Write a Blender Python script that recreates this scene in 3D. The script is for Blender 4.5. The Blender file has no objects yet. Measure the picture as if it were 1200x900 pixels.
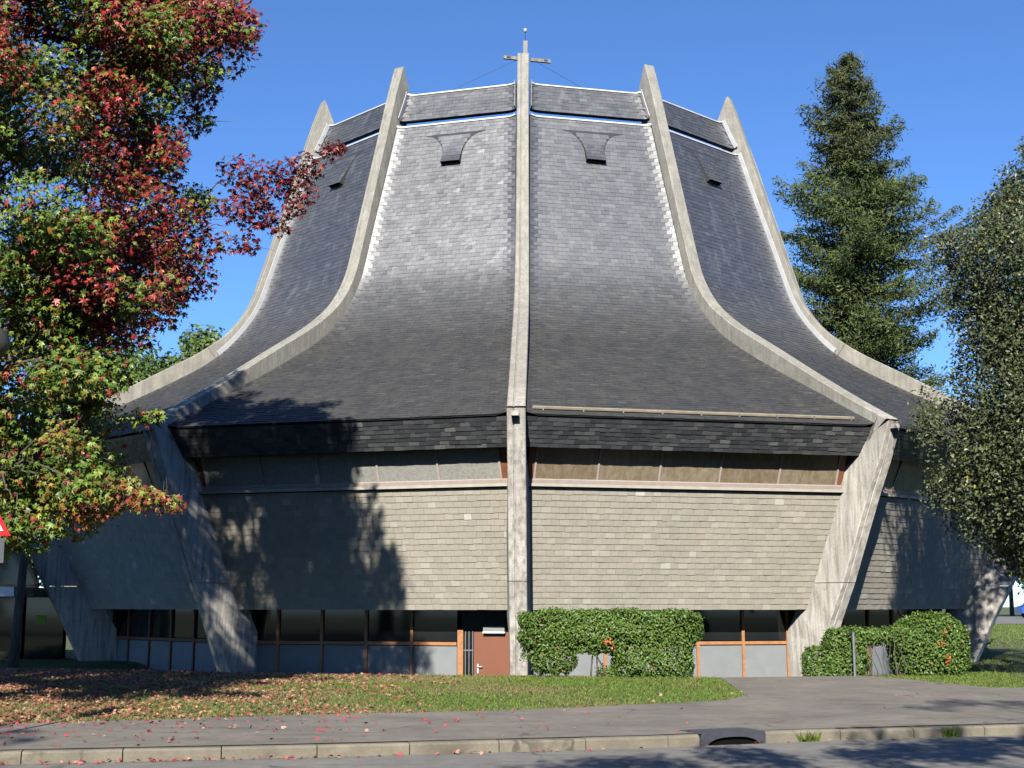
import bpy, math, random
import numpy as np
from mathutils import Vector, Matrix
rng = np.random.default_rng(7); random.seed(7)
R = math.radians
sc = bpy.context.scene
col = sc.collection

# ------------------------------------------------------------------ camera, sky, sun
EYE = 1.6
PITCH, YAW, FPX = 9.2064, 0.6567, 1600.0
cam_d = bpy.data.cameras.new('camera'); cam = bpy.data.objects.new('camera', cam_d); col.objects.link(cam)
cam_d.sensor_width = 36.0; cam_d.lens = 36.0 * FPX / 1200.0; cam_d.clip_end = 3000; cam_d.clip_start = 0.1
cam.location = (0, 0, EYE); cam.rotation_euler = (R(90 + PITCH), 0, R(YAW))
sc.camera = cam
SUN_EL, SUN_AZ = 33.0, 6.0
w = bpy.data.worlds.new('World'); sc.world = w; w.use_nodes = True
nt = w.node_tree; bg = nt.nodes['Background']
sky = nt.nodes.new('ShaderNodeTexSky'); sky.sky_type = 'NISHITA'; sky.sun_disc = False
sky.sun_elevation = R(SUN_EL); sky.sun_rotation = R(180 + SUN_AZ)
sky.air_density = 0.85; sky.dust_density = 0.0; sky.ozone_density = 10.0; sky.altitude = 1000
nt.links.new(sky.outputs[0], bg.inputs[0]); bg.inputs[1].default_value = 0.105
sl = bpy.data.lights.new('sun', 'SUN'); sun = bpy.data.objects.new('sun', sl); col.objects.link(sun)
sl.energy = 5.0; sl.angle = R(0.5); sl.color = (1.0, 0.94, 0.84)
sd = Vector((math.sin(R(SUN_AZ)) * math.cos(R(SUN_EL)), math.cos(R(SUN_AZ)) * math.cos(R(SUN_EL)), -math.sin(R(SUN_EL))))
sun.rotation_euler = sd.to_track_quat('-Z', 'Y').to_euler(); sun.location = (-5, -30, 40)
vs = sc.view_settings; vs.view_transform = 'Standard'; vs.look = 'None'; vs.exposure = 0.9; vs.gamma = 1.0
sc.cycles.max_bounces = 6; sc.cycles.diffuse_bounces = 0; sc.cycles.transparent_max_bounces = 8

# ------------------------------------------------------------------ helpers
def ray(x, y):
    u, v = x - 600.0, y - 450.0
    X, Y, Z = u, FPX, -v
    c, s = math.cos(R(PITCH)), math.sin(R(PITCH)); Y, Z = Y * c - Z * s, Y * s + Z * c
    c, s = math.cos(R(YAW)), math.sin(R(YAW)); X, Y = X * c - Y * s, X * s + Y * c
    return X / Y, 1.0, Z / Y
def at(x, y, Y):
    d = ray(x, y); return np.array([d[0] * Y, Y, EYE + d[2] * Y])
def proj(P):
    P = np.asarray(P, float); X, Y, Z = P[..., 0], P[..., 1], P[..., 2] - EYE
    c, s = math.cos(R(YAW)), math.sin(R(YAW)); X, Y = X * c + Y * s, -X * s + Y * c
    c, s = math.cos(R(PITCH)), math.sin(R(PITCH)); d, up = Y * c + Z * s, -Y * s + Z * c
    return np.stack([600 + FPX * X / d, 450 - FPX * up / d], -1)
def smooth(a, b, x):
    t = np.clip((np.asarray(x, float) - a) / (b - a), 0, 1); return t * t * (3 - 2 * t)

WORG = {}
def put(o, parent, org):
    po = WORG[parent.name] if parent else np.zeros(3)
    col.objects.link(o); o.parent = parent
    WORG[o.name] = np.array(org, float); o.location = tuple(np.array(org, float) - po)
    return o
def mesh(name, V, F, mat, parent=None, colr=None, smooth_sh=False):
    """V: Nx3 world verts, F: list of face arrays/lists; linked as one mesh object"""
    V = np.asarray(V, np.float64).reshape(-1, 3)
    mn, mx = V.min(0), V.max(0); org = np.array([(mn[0] + mx[0]) / 2, (mn[1] + mx[1]) / 2, mn[2]])
    me = bpy.data.meshes.new(name)
    L = V - org
    if isinstance(F, np.ndarray): F = [F]
    if len(F) and isinstance(F[0], np.ndarray):
        loops = np.concatenate([f.ravel() for f in F]).astype(np.int32)
        tot = np.concatenate([np.full(len(f), f.shape[1], np.int32) for f in F])
        st = np.concatenate([[0], np.cumsum(tot)[:-1]]).astype(np.int32)
        me.vertices.add(len(L)); me.vertices.foreach_set('co', L.ravel().astype(np.float32))
        me.loops.add(len(loops)); me.loops.foreach_set('vertex_index', loops)
        me.polygons.add(len(tot)); me.polygons.foreach_set('loop_start', st); me.polygons.foreach_set('loop_total', tot)
        me.update(calc_edges=True)
    else:
        me.from_pydata([tuple(v) for v in L], [], [tuple(int(i) for i in f) for f in F]); me.update()
    if colr is not None:
        ca = me.color_attributes.new('Col', 'FLOAT_COLOR', 'POINT')
        c4 = np.ones((len(L), 4), np.float32); c4[:, :3] = colr; ca.data.foreach_set('color', c4.ravel())
    if smooth_sh: me.polygons.foreach_set('use_smooth', np.ones(len(me.polygons), bool))
    else: me.shade_flat()
    me.materials.append(mat)
    return put(bpy.data.objects.new(name, me), parent, org)
def empty(name, loc, parent=None):
    return put(bpy.data.objects.new(name, None), parent, loc)
def tag(o, label=None, cat=None, group=None, kind=None):
    if label: o['label'] = label
    if cat: o['category'] = cat
    if group: o['group'] = group
    if kind: o['kind'] = kind
    return o
class B:
    def __init__(s): s.v = []; s.f = []
    def add(s, V, F):
        k = len(s.v); s.v += [tuple(map(float, p)) for p in V]; s.f += [tuple(i + k for i in f) for f in F]; return s
    def box(s, c, d, ax=None):
        """centre c, full size d, optional 3 axes"""
        c = np.array(c, float); ax = np.eye(3) if ax is None else np.array(ax, float)
        V = []
        for k in range(8):
            q = [(-.5 if not (k >> j) & 1 else .5) * d[j] for j in range(3)]
            V.append(c + q[0] * ax[0] + q[1] * ax[1] + q[2] * ax[2])
        return s.add(V, [(0, 2, 3, 1), (4, 5, 7, 6), (0, 1, 5, 4), (2, 6, 7, 3), (0, 4, 6, 2), (1, 3, 7, 5)])
    def bar(s, a, b, wd, hd, up=(0, 0, 1)):
        a, b = np.array(a, float), np.array(b, float); d = b - a; L = np.linalg.norm(d); d /= L
        sx = np.cross(d, up); sx /= np.linalg.norm(sx); uz = np.cross(sx, d)
        return s.box((a + b) / 2, (wd, L, hd), [sx, d, uz])
    def tube(s, pts, rad, n=8, cap=True):
        pts = [np.array(p, float) for p in pts]; k0 = len(s.v); m = len(pts)
        if np.isscalar(rad): rad = [rad] * m
        for i, p in enumerate(pts):
            t = pts[min(i + 1, m - 1)] - pts[max(i - 1, 0)]; t /= np.linalg.norm(t) + 1e-9
            h = np.array([1, 0, 0]) if abs(t[0]) < .8 else np.array([0, 1, 0])
            a = np.cross(t, h); a /= np.linalg.norm(a); b = np.cross(t, a)
            for j in range(n):
                q = 2 * math.pi * j / n; s.v.append(tuple(p + rad[i] * (math.cos(q) * a + math.sin(q) * b)))
        for i in range(m - 1):
            for j in range(n):
                j2 = (j + 1) % n
                s.f.append((k0 + i * n + j, k0 + i * n + j2, k0 + (i + 1) * n + j2, k0 + (i + 1) * n + j))
        if cap:
            s.f.append(tuple(k0 + j for j in range(n))[::-1]); s.f.append(tuple(k0 + (m - 1) * n + j for j in range(n)))
        return s
    def lathe(s, c, prof, n=16):
        k0 = len(s.v); m = len(prof)
        for r, z in prof:
            for j in range(n):
                q = 2 * math.pi * j / n; s.v.append((c[0] + r * math.cos(q), c[1] + r * math.sin(q), c[2] + z))
        for i in range(m - 1):
            for j in range(n):
                j2 = (j + 1) % n; s.f.append((k0 + i * n + j, k0 + i * n + j2, k0 + (i + 1) * n + j2, k0 + (i + 1) * n + j))
        return s
    def done(s, name, mat, parent=None, sm=False): return mesh(name, s.v, s.f, mat, parent, smooth_sh=sm)

# ------------------------------------------------------------------ materials
def mat(name):
    m = bpy.data.materials.new(name); m.use_nodes = True
    return m, m.node_tree, m.node_tree.nodes['Principled BSDF']
def N(t, typ, **kw):
    n = t.nodes.new(typ)
    for k, v in kw.items():
        if k in n.inputs: n.inputs[k].default_value = v
        else: setattr(n, k, v)
    return n
def ramp(t, fac, stops):
    r = t.nodes.new('ShaderNodeValToRGB'); el = r.color_ramp.elements
    while len(el) < len(stops): el.new(0.5)
    for e, (p, c) in zip(el, stops): e.position = p; e.color = (*c, 1) if len(c) == 3 else c
    t.links.new(fac, r.inputs[0]); return r.outputs[0]
def noise(t, scale, detail=4, vec=None, rough=.55, stretch=None):
    n = N(t, 'ShaderNodeTexNoise', Scale=scale, Detail=detail, Roughness=rough)
    src = vec
    if src is None:
        src = N(t, 'ShaderNodeNewGeometry').outputs['Position']
    if stretch:
        mp = N(t, 'ShaderNodeMapping'); mp.inputs['Scale'].default_value = stretch
        t.links.new(src, mp.inputs[0]); src = mp.outputs[0]
    t.links.new(src, n.inputs['Vector']); return n.outputs['Fac']
def mixc(t, fac, a, b, mode='MIX'):
    m = t.nodes.new('ShaderNodeMix'); m.data_type = 'RGBA'; m.blend_type = mode
    for s, v in ((0, fac), (6, a), (7, b)):
        if hasattr(v, 'links'): t.links.new(v, m.inputs[s])
        else: m.inputs[s].default_value = v if s == 0 else (*v, 1)
    return m.outputs[2]
def math_(t, op, a, b=0.0):
    m = N(t, 'ShaderNodeMath', operation=op)
    for s, v in ((0, a), (1, b)):
        if hasattr(v, 'links'): t.links.new(v, m.inputs[s])
        else: m.inputs[s].default_value = v
    return m.outputs[0]
def bump(t, bs, h, strength=.3, dist=.02):
    b = N(t, 'ShaderNodeBump'); b.inputs['Strength'].default_value = strength; b.inputs['Distance'].default_value = dist
    t.links.new(h, b.inputs['Height']); t.links.new(b.outputs[0], bs.inputs['Normal'])
def piece_random(t):
    g = N(t, 'ShaderNodeNewGeometry'); oi = N(t, 'ShaderNodeObjectInfo')
    s = math_(t, 'ADD', g.outputs['Random Per Island'], oi.outputs['Random'])
    return math_(t, 'FRACT', s), g
def plain(name, c, rough=.6, metal=0., var=.12, sc_=6., spec=.5, bumpy=0.):
    m, t, b = mat(name)
    n = noise(t, sc_, 5)
    cc = ramp(t, n, [(.25, tuple(x * (1 - var) for x in c)), (.75, tuple(min(1, x * (1 + var)) for x in c))])
    t.links.new(cc, b.inputs['Base Color']); b.inputs['Roughness'].default_value = rough; b.inputs['Metallic'].default_value = metal
    b.inputs['Specular IOR Level'].default_value = spec
    if bumpy: bump(t, b, noise(t, sc_ * 6, 4), bumpy, .01)
    return m
M = {}
def m_concrete():
    m, t, b = mat('concrete')
    n1 = noise(t, 1.1, 6); n2 = noise(t, 3.0, 5, stretch=(3.5, 3.5, .35)); n3 = noise(t, 30, 4)
    clean = ramp(t, n1, [(.3, (.50, .475, .43)), (.7, (.66, .635, .58))])
    old = ramp(t, noise(t, 2.3, 6, rough=.65), [(.3, (.22, .21, .175)), (.7, (.34, .325, .275))])
    # lichen film on everything exposed to rain above the eaves
    g = N(t, 'ShaderNodeNewGeometry'); sep = N(t, 'ShaderNodeSeparateXYZ'); t.links.new(g.outputs['Position'], sep.inputs[0])
    hi = N(t, 'ShaderNodeMapRange'); hi.inputs[1].default_value = 5.2; hi.inputs[2].default_value = 7.0
    t.links.new(math_(t, 'ADD', sep.outputs[2], math_(t, 'MULTIPLY', n1, 1.0)), hi.inputs[0])
    c = mixc(t, hi.outputs[0], clean, old)
    st = ramp(t, n2, [(.42, (0, 0, 0)), (.66, (1, 1, 1))])
    c = mixc(t, math_(t, 'MULTIPLY', st, .65), c, (.19, .18, .16))
    fine = ramp(t, n3, [(.3, (.80, .80, .80)), (.7, (1.08, 1.08, 1.08))])
    c = mixc(t, 1.0, c, fine, 'MULTIPLY')
    lich = ramp(t, noise(t, 5, 6, rough=.7), [(.60, (0, 0, 0)), (.70, (1, 1, 1))])
    c = mixc(t, math_(t, 'MULTIPLY', lich, .55), c, (.15, .145, .125))
    t.links.new(c, b.inputs['Base Color']); b.inputs['Roughness'].default_value = .85
    bump(t, b, noise(t, 14, 6, stretch=(1, 1, .4)), .35, .02); return m
def m_slate():
    m, t, b = mat('slate')
    rnd, g = piece_random(t)
    c = ramp(t, rnd, [(0, (.034, .0352, .038)), (.4, (.0385, .0397, .042)), (.8, (.0425, .0437, .046)), (.97, (.048, .049, .051)), (1, (.068, .068, .068))])
    c = mixc(t, 1.0, c, ramp(t, noise(t, 38, 4, rough=.75), [(.3, (.72, .72, .72)), (.7, (1.25, 1.25, 1.25))]), 'MULTIPLY')
    # lichen and moss that grow in streaks down the slope (wear with its own shape)
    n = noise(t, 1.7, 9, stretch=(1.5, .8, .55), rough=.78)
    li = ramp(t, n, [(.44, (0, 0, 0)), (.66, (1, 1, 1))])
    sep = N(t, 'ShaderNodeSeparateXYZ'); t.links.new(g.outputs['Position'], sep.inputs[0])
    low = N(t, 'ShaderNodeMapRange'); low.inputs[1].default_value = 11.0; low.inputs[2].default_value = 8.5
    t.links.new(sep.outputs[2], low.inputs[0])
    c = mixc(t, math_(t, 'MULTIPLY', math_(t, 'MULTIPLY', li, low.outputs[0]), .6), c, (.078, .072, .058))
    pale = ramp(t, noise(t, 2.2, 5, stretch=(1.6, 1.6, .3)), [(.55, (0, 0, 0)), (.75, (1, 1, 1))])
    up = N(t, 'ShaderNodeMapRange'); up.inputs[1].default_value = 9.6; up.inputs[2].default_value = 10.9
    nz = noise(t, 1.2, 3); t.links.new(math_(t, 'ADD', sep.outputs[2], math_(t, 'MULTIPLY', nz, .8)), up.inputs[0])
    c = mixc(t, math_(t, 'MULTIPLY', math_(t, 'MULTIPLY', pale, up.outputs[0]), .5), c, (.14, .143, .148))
    t.links.new(c, b.inputs['Base Color'])
    rr = N(t, 'ShaderNodeMapRange'); rr.inputs[3].default_value = .46; rr.inputs[4].default_value = .53
    t.links.new(rnd, rr.inputs[0])
    # worn, lichen-covered slates low on the roof are rougher
    ro = math_(t, 'ADD', rr.outputs[0], math_(t, 'MULTIPLY', low.outputs[0], .2))
    sp_ = N(t, 'ShaderNodeMapRange'); sp_.inputs[3].default_value = 1.0; sp_.inputs[4].default_value = .22; t.links.new(low.outputs[0], sp_.inputs[0])
    t.links.new(ro, b.inputs['Roughness']); t.links.new(sp_.outputs[0], b.inputs['Specular IOR Level']); b.inputs['IOR'].default_value = 1.82
    bump(t, b, noise(t, 25, 5, stretch=(1, 1, .5)), .25, .01); return m
def m_fascia():
    m, t, b = mat('fascia_slate')
    rnd, g = piece_random(t)
    c = ramp(t, rnd, [(0, (.035, .038, .045)), (.5, (.06, .064, .072)), (.9, (.09, .094, .10)), (1, (.15, .15, .15))])
    t.links.new(c, b.inputs['Base Color']); b.inputs['Roughness'].default_value = .55
    bump(t, b, noise(t, 25, 5), .3, .01); return m
def m_shingle():
    m, t, b = mat('shingle')
    rnd, g = piece_random(t)
    c = ramp(t, rnd, [(0, (.34, .32, .272)), (.3, (.362, .341, .292)), (.65, (.375, .354, .303)), (.9, (.392, .371, .32)), (.985, (.43, .412, .36)), (1, (.58, .57, .53))])
    n = noise(t, 1.6, 5, stretch=(1, 1, .8)); tint = ramp(t, n, [(.35, (.96, .98, .95)), (.65, (1.08, 1.05, 1.02))])
    c = mixc(t, 1.0, c, tint, 'MULTIPLY')
    gr = ramp(t, noise(t, 40, 3, stretch=(4, 4, .4)), [(.3, (.85, .85, .85)), (.7, (1.07, 1.07, 1.07))])
    c = mixc(t, 1.0, c, gr, 'MULTIPLY')
    t.links.new(c, b.inputs['Base Color']); b.inputs['Roughness'].default_value = .8
    bump(t, b, noise(t, 60, 4, stretch=(3, 3, .4)), .3, .006); return m
def m_leaf(name, trans=.3, rough=.5, spec=.5):
    m, t, b = mat(name)
    a = N(t, 'ShaderNodeAttribute'); a.attribute_name = 'Col'
    t.links.new(a.outputs['Color'], b.inputs['Base Color']); b.inputs['Roughness'].default_value = rough
    b.inputs['Specular IOR Level'].default_value = spec
    tr = N(t, 'ShaderNodeBsdfTranslucent'); t.links.new(a.outputs['Color'], tr.inputs[0])
    mx = N(t, 'ShaderNodeMixShader'); mx.inputs[0].default_value = trans
    t.links.new(b.outputs[0], mx.inputs[1]); t.links.new(tr.outputs[0], mx.inputs[2])
    t.links.new(mx.outputs[0], t.nodes['Material Output'].inputs[0]); return m
def m_asphalt(name, c0, c1, patch, sp=260, lines=None):
    m, t, b = mat(name)
    n = noise(t, sp, 3, rough=.8); c = ramp(t, n, [(.3, c0), (.7, c1)])
    p = ramp(t, noise(t, .7, 6, rough=.65), [(.35, (.72, .72, .73)), (.65, (1.12, 1.1, 1.08))])
    c = mixc(t, patch, c, mixc(t, 1.0, c, p, 'MULTIPLY'))
    p2 = ramp(t, noise(t, 4.5, 6, rough=.7), [(.38, (.8, .8, .8)), (.6, (1.05, 1.05, 1.05))])
    c = mixc(t, .8, c, mixc(t, 1.0, c, p2, 'MULTIPLY'))
    gp = N(t, 'ShaderNodeNewGeometry').outputs['Position']; dn = N(t, 'ShaderNodeTexNoise', Scale=1.3, Detail=5.0); t.links.new(gp, dn.inputs['Vector'])
    vo = N(t, 'ShaderNodeTexVoronoi', feature='DISTANCE_TO_EDGE', Scale=.42); t.links.new(mixc(t, .9, gp, dn.outputs['Color'], 'ADD'), vo.inputs['Vector'])
    ck = ramp(t, vo.outputs['Distance'], [(.004, (.45, .45, .45)), (.011, (1, 1, 1))]); c = mixc(t, ramp(t, noise(t, .8, 2), [(.45, (0, 0, 0)), (.6, (.9, .9, .9))]), c, mixc(t, 1.0, c, ck, 'MULTIPLY'))
    dk = ramp(t, noise(t, 1.9, 5, rough=.6, stretch=(.35, 1.6, 1)), [(.55, (1, 1, 1)), (.72, (.68, .67, .66))]); c = mixc(t, 1.0, c, dk, 'MULTIPLY')
    t.links.new(c, b.inputs['Base Color']); b.inputs['Roughness'].default_value = .88
    bump(t, b, noise(t, sp * .6, 4, rough=.7), .5, .008); return m
def m_ground():
    m, t, b = mat('soil_and_turf')
    c = ramp(t, noise(t, 1.2, 6, rough=.65), [(.35, (.075, .085, .028)), (.6, (.10, .125, .035))])
    c2 = ramp(t, noise(t, 9, 5), [(.35, (.6, .6, .6)), (.65, (1.15, 1.15, 1.15))])
    c = mixc(t, 1., c, c2, 'MULTIPLY')
    t.links.new(c, b.inputs['Base Color']); b.inputs['Roughness'].default_value = .95
    bump(t, b, noise(t, 40, 5), .6, .03); return m
def m_pane(name, c0, c1, c2, sx):
    """dusty pane with a hanging sheet right behind it"""
    m, t, b = mat(name)
    n = noise(t, 2.2, 5, stretch=(sx, sx, .25), rough=.7); c = ramp(t, n, [(.3, c0), (.55, c1), (.8, c2)])
    oi = N(t, 'ShaderNodeObjectInfo'); v = ramp(t, oi.outputs['Random'], [(0, (.75, .68, .6)), (1, (1.1, 1.1, 1.1))])
    c = mixc(t, 1., c, v, 'MULTIPLY'); t.links.new(c, b.inputs['Base Color'])
    b.inputs['Roughness'].default_value = .55; b.inputs['Coat Weight'].default_value = .25; b.inputs['Coat Roughness'].default_value = .08
    return m
def m_scratch():
    """pane with a crinkled plastic sheet behind: pale crossing creases"""
    m, t, b = mat('crinkled_pane')
    g = N(t, 'ShaderNodeNewGeometry').outputs['Position']
    w1 = N(t, 'ShaderNodeTexVoronoi', feature='DISTANCE_TO_EDGE', Scale=8.0)
    dn = N(t, 'ShaderNodeTexNoise', Scale=3.0, Detail=3.0); t.links.new(g, dn.inputs['Vector']); t.links.new(mixc(t, .35, g, dn.outputs['Color'], 'ADD'), w1.inputs['Vector'])
    c = ramp(t, w1.outputs['Distance'], [(.0, (.42, .42, .39)), (.02, (.30, .30, .275)), (.3, (.26, .26, .235))])
    t.links.new(c, b.inputs['Base Color']); b.inputs['Roughness'].default_value = .5
    b.inputs['Coat Weight'].default_value = .25; b.inputs['Coat Roughness'].default_value = .1; return m
def m_bark(name, c0, c1):
    m, t, b = mat(name)
    n = noise(t, 9, 6, stretch=(1, 1, .25), rough=.7); t.links.new(ramp(t, n, [(.3, c0), (.7, c1)]), b.inputs['Base Color'])
    b.inputs['Roughness'].default_value = .9; bump(t, b, n, .8, .03); return m
M['conc'] = m_concrete(); M['slate'] = m_slate(); M['fascia'] = m_fascia(); M['shingle'] = m_shingle()
M['under'] = plain('roof_underlay', (.03, .032, .037), .8); M['zinc'] = plain('zinc', (.50, .51, .52), .5, .2, .15, 3)
M['white'] = plain('white_paint', (.42, .36, .33), .5, 0, .12, 8); M['sill'] = plain('sill_board', (.33, .305, .26), .7, 0, .15, 4)
M['wood'] = plain('varnished_wood', (.36, .17, .075), .5, 0, .22, 12); M['redwood'] = plain('red_brown_frame', (.20, .075, .04), .55, 0, .2, 10)
M['door'] = plain('brown_door_paint', (.19, .075, .045), .45, 0, .06, 3); M['panel'] = plain('grey_panel', (.20, .215, .225), .55, 0, .1, 2.5)
M['glass'] = plain('dark_glass', (.012, .014, .015), .05, 0, .1, 2, .4); M['dark'] = plain('dark_wall', (.035, .033, .03), .8)
M['black'] = plain('black_void', (.006, .006, .006), .9, 0, .1, 6, .05); M['metal'] = plain('galvanised_steel', (.35, .35, .35), .4, .8, .15, 9)
M['rail'] = plain('dark_rail_paint', (.05, .05, .052), .5, .2, .2, 9); M['iron'] = plain('cast_iron', (.075, .075, .09), .5, .4, .25, 14)
M['strip'] = plain('timber_strip', (.30, .265, .19), .7, 0, .25, 5); M['paneR'] = m_pane('curtained_pane', (.17, .125, .075), (.25, .215, .155), (.33, .305, .25), 5)
M['paneL'] = m_scratch(); M['asph'] = m_asphalt('road_asphalt', (.115, .109, .096), (.26, .25, .225), .6)
M['pave'] = m_asphalt('pavement_asphalt', (.132, .119, .099), (.25, .227, .19), .8, 320); M['kerb'] = m_asphalt('kerb_concrete', (.12, .107, .078), (.26, .235, .18), .8, 150)
M['soil'] = m_ground(); M['grass'] = m_leaf('grass_blade', .35, .55, .3); M['leaf'] = m_leaf('leaf', .28, .42, .5); M['needle'] = m_leaf('needle', .2, .6, .3)
M['glossleaf'] = m_leaf('glossy_leaf', .2, .42, .35); M['dry'] = m_leaf('fallen_leaf', .12, .6, .3)
M['gumleaf'] = m_leaf('sweetgum_leaf', .32, .42, .5)
M['bark'] = m_bark('bark', (.045, .038, .03), (.13, .115, .095)); M['bark_red'] = m_bark('redwood_bark', (.10, .055, .035), (.21, .12, .08))
M['bark_pale'] = m_bark('pale_bark', (.12, .11, .095), (.30, .28, .25))
M['sign_red'] = plain('sign_red', (.55, .03, .04), .35, 0, .04); M['sign_white'] = plain('sign_white', (.75, .75, .75), .4, 0, .04); M['poster'] = plain('green_poster', (.25, .55, .05), .6, 0, .05)
M['blue'] = plain('blue_car_paint', (.03, .10, .42), .25, .2, .05); M['tyre'] = plain('tyre_rubber', (.02, .02, .02), .8); M['globe'] = plain('smoked_globe', (.05, .05, .04), .3)

# ------------------------------------------------------------------ ground: terrain, road, pavement
CX, CY = 0.0, 46.0
PHI = R(-0.8115)
KP = np.array([(-60, 4.5), (-12, 12.75), (-5.37, 14.27), (-2.34, 14.95), (1.37, 15.95), (2.9, 16.65), (6.11, 17.62), (12, 19.3), (60, 31.0)])
def kerb_y(x): return np.interp(x, KP[:, 0], KP[:, 1])
LE = np.array([(-60, 7.5), (-12, 15.6), (-6.6, 17.45), (-2.98, 18.9), (-.22, 19.75), (2.35, 21.15), (3.1, 21.7), (3.55, 22.6)])
def lawn_y(x):   # far edge of the pavement
    x = np.asarray(x, float); y = np.interp(x, LE[:, 0], LE[:, 1])
    y = np.where(x > 3.55, 27.2, y); y = np.where(x > 6.4, 27.2 - (x - 6.4) * 1.75, y); return np.where(x > 8.0, np.maximum(24.4 + (x - 8) * .15, kerb_y(x) + 4.5), y)
def terrain(x, y):
    x = np.asarray(x, float); y = np.asarray(y, float)
    rr = np.hypot(x - CX, y - CY); az = np.degrees(np.arctan2(x - CX, CY - y))
    d = y - kerb_y(x)
    z = .122 + .13 * smooth(3.2, 10, d)
    z = z + .10 * smooth(12, 60, d)
    depth = (1 - smooth(33, 56, np.abs(az))) * 1.36 + .22
    wr = 19.2 + np.where(x > 0, np.clip(x, 0, 3.5) * .25, 0)
    z = z - depth * (1 - smooth(15.9, wr, rr))
    z = np.where(d < .12, -.12, z)
    return z
xs = np.unique(np.concatenate([np.linspace(-14, 14, 141), np.linspace(-400, -14, 40)[:-1], np.linspace(14, 400, 40)[1:]]))
ys = np.unique(np.concatenate([np.linspace(11, 40, 146), np.linspace(-150, 11, 14)[:-1], 40 + (np.linspace(0, 1, 40)[1:] ** 2) * 900]))
GX, GY = np.meshgrid(xs, ys); GZ = terrain(GX, GY)
nx, ny = len(xs), len(ys)
idx = np.arange(nx * ny).reshape(ny, nx)
FQ = np.stack([idx[:-1, :-1], idx[:-1, 1:], idx[1:, 1:], idx[1:, :-1]], -1).reshape(-1, 4)
tag(mesh('ground', np.stack([GX, GY, GZ], -1), FQ, M['soil'], smooth_sh=True), kind='structure')
def strip_sheet(name, xs_, y0, y1, zf, m, nrow=6):
    V = []; 
    for k in range(nrow + 1):
        yy = y0(xs_) + (y1(xs_) - y0(xs_)) * k / nrow; V.append(np.stack([xs_, yy, zf(xs_, yy)], -1))
    V = np.array(V); n = len(xs_); ii = np.arange((nrow + 1) * n).reshape(nrow + 1, n)
    F = np.stack([ii[:-1, :-1], ii[:-1, 1:], ii[1:, 1:], ii[1:, :-1]], -1).reshape(-1, 4)
    return tag(mesh(name, V, F, m, smooth_sh=True), kind='structure')
strip_sheet('road', np.linspace(-60, 60, 61), lambda x: 0 * x - 6.0, kerb_y, lambda x, y: 0 * x, M['asph'], 4)
px_ = np.unique(np.concatenate([np.linspace(-60, -14, 12), np.linspace(-14, 14, 260), np.linspace(14, 60, 12)]))
strip_sheet('pavement', px_, lambda x: kerb_y(x) + .14, lawn_y, lambda x, y: terrain(x, np.maximum(y, kerb_y(x) + .2)) + .012, M['pave'], 60)
strip_sheet('far_street', np.linspace(14, 220, 30), lambda x: 94 + 0 * x, lambda x: 150 + 0 * x, lambda x, y: terrain(x, y) + .02, M['asph'], 6)
# kerb stones, one object each
kerb = tag(empty('kerb', (0, 15.5, 0)), kind='structure')
seg = np.hypot(*np.diff(KP[1:8], axis=0).T); cum = np.concatenate([[0], np.cumsum(seg)])
def kpt(s): return np.array([np.interp(s, cum, KP[1:8, 0]), np.interp(s, cum, KP[1:8, 1])])
def kerb_stone(s0, s1, h=.125, m='kerb'):
    a, b = kpt(s0 + .006), kpt(s1 - .006); d = (b - a) / np.linalg.norm(b - a); nn = np.array([-d[1], d[0]])
    V, F = [], []; secs = [(-.0, -.1), (.0, h - .025), (.02, h - .004), (.045, h), (.16, h), (.16, -.1)]
    for P in (a, b):
        for o_, z in secs: q = P + nn * o_; V.append((q[0], q[1], z + random.uniform(-.003, .003)))
    n = len(secs)
    for j in range(n): F.append((j, (j + 1) % n, n + (j + 1) % n, n + j))
    F += [tuple(range(n))[::-1], tuple(range(n, 2 * n))]
    return mesh('kerb_stone', V, F, M[m], kerb)
DR0, DR1 = np.interp(1.98, KP[1:8, 0], cum), np.interp(2.80, KP[1:8, 0], cum)
s = 2.0
while s < DR0 - .05:
    e = min(s + 1.0, DR0); e = DR0 if DR0 - e < .3 else e; kerb_stone(s, e); s = e
s = DR1
while s < cum[-1] - 1.1: kerb_stone(s, s + 1.0, .12 if s > DR1 + .2 else .128); s += 1.0
# storm drain inlet in the kerb line
a, b = kpt(DR0 + .01), kpt(DR1 - .01); d = (b - a) / np.linalg.norm(b - a); nn = np.array([-d[1], d[0]]); L = np.linalg.norm(b - a)
def kd(u, v, z): q = a + d * u + nn * v; return (q[0], q[1], z)
drain = tag(empty('storm_drain', (*((a + b) / 2), 0)), 'cast iron storm drain inlet with black mouth set in the kerb', 'drain')
bb = B(); n = 14; V = []; F = []
top = .134
for v in (-.015, .03):
    for k in range(n + 1):
        u = L * k / n; q = (k / n - .5) * 2; arch = .012 + .075 * max(0, 1 - (abs(q) / .82) ** 3) if abs(q) < .82 else -.02
        V += [kd(u, v, arch), kd(u, v, top)]
m2 = 2 * (n + 1)
for k in range(n):
    F += [(2 * k, 2 * k + 2, 2 * k + 3, 2 * k + 1), (m2 + 2 * k, m2 + 2 * k + 1, m2 + 2 * k + 3, m2 + 2 * k + 2), (2 * k, m2 + 2 * k, m2 + 2 * k + 2, 2 * k + 2), (2 * k + 1, 2 * k + 3, m2 + 2 * k + 3, m2 + 2 * k + 1)]
mesh('hood', V, F, M['iron'], drain)
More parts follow.
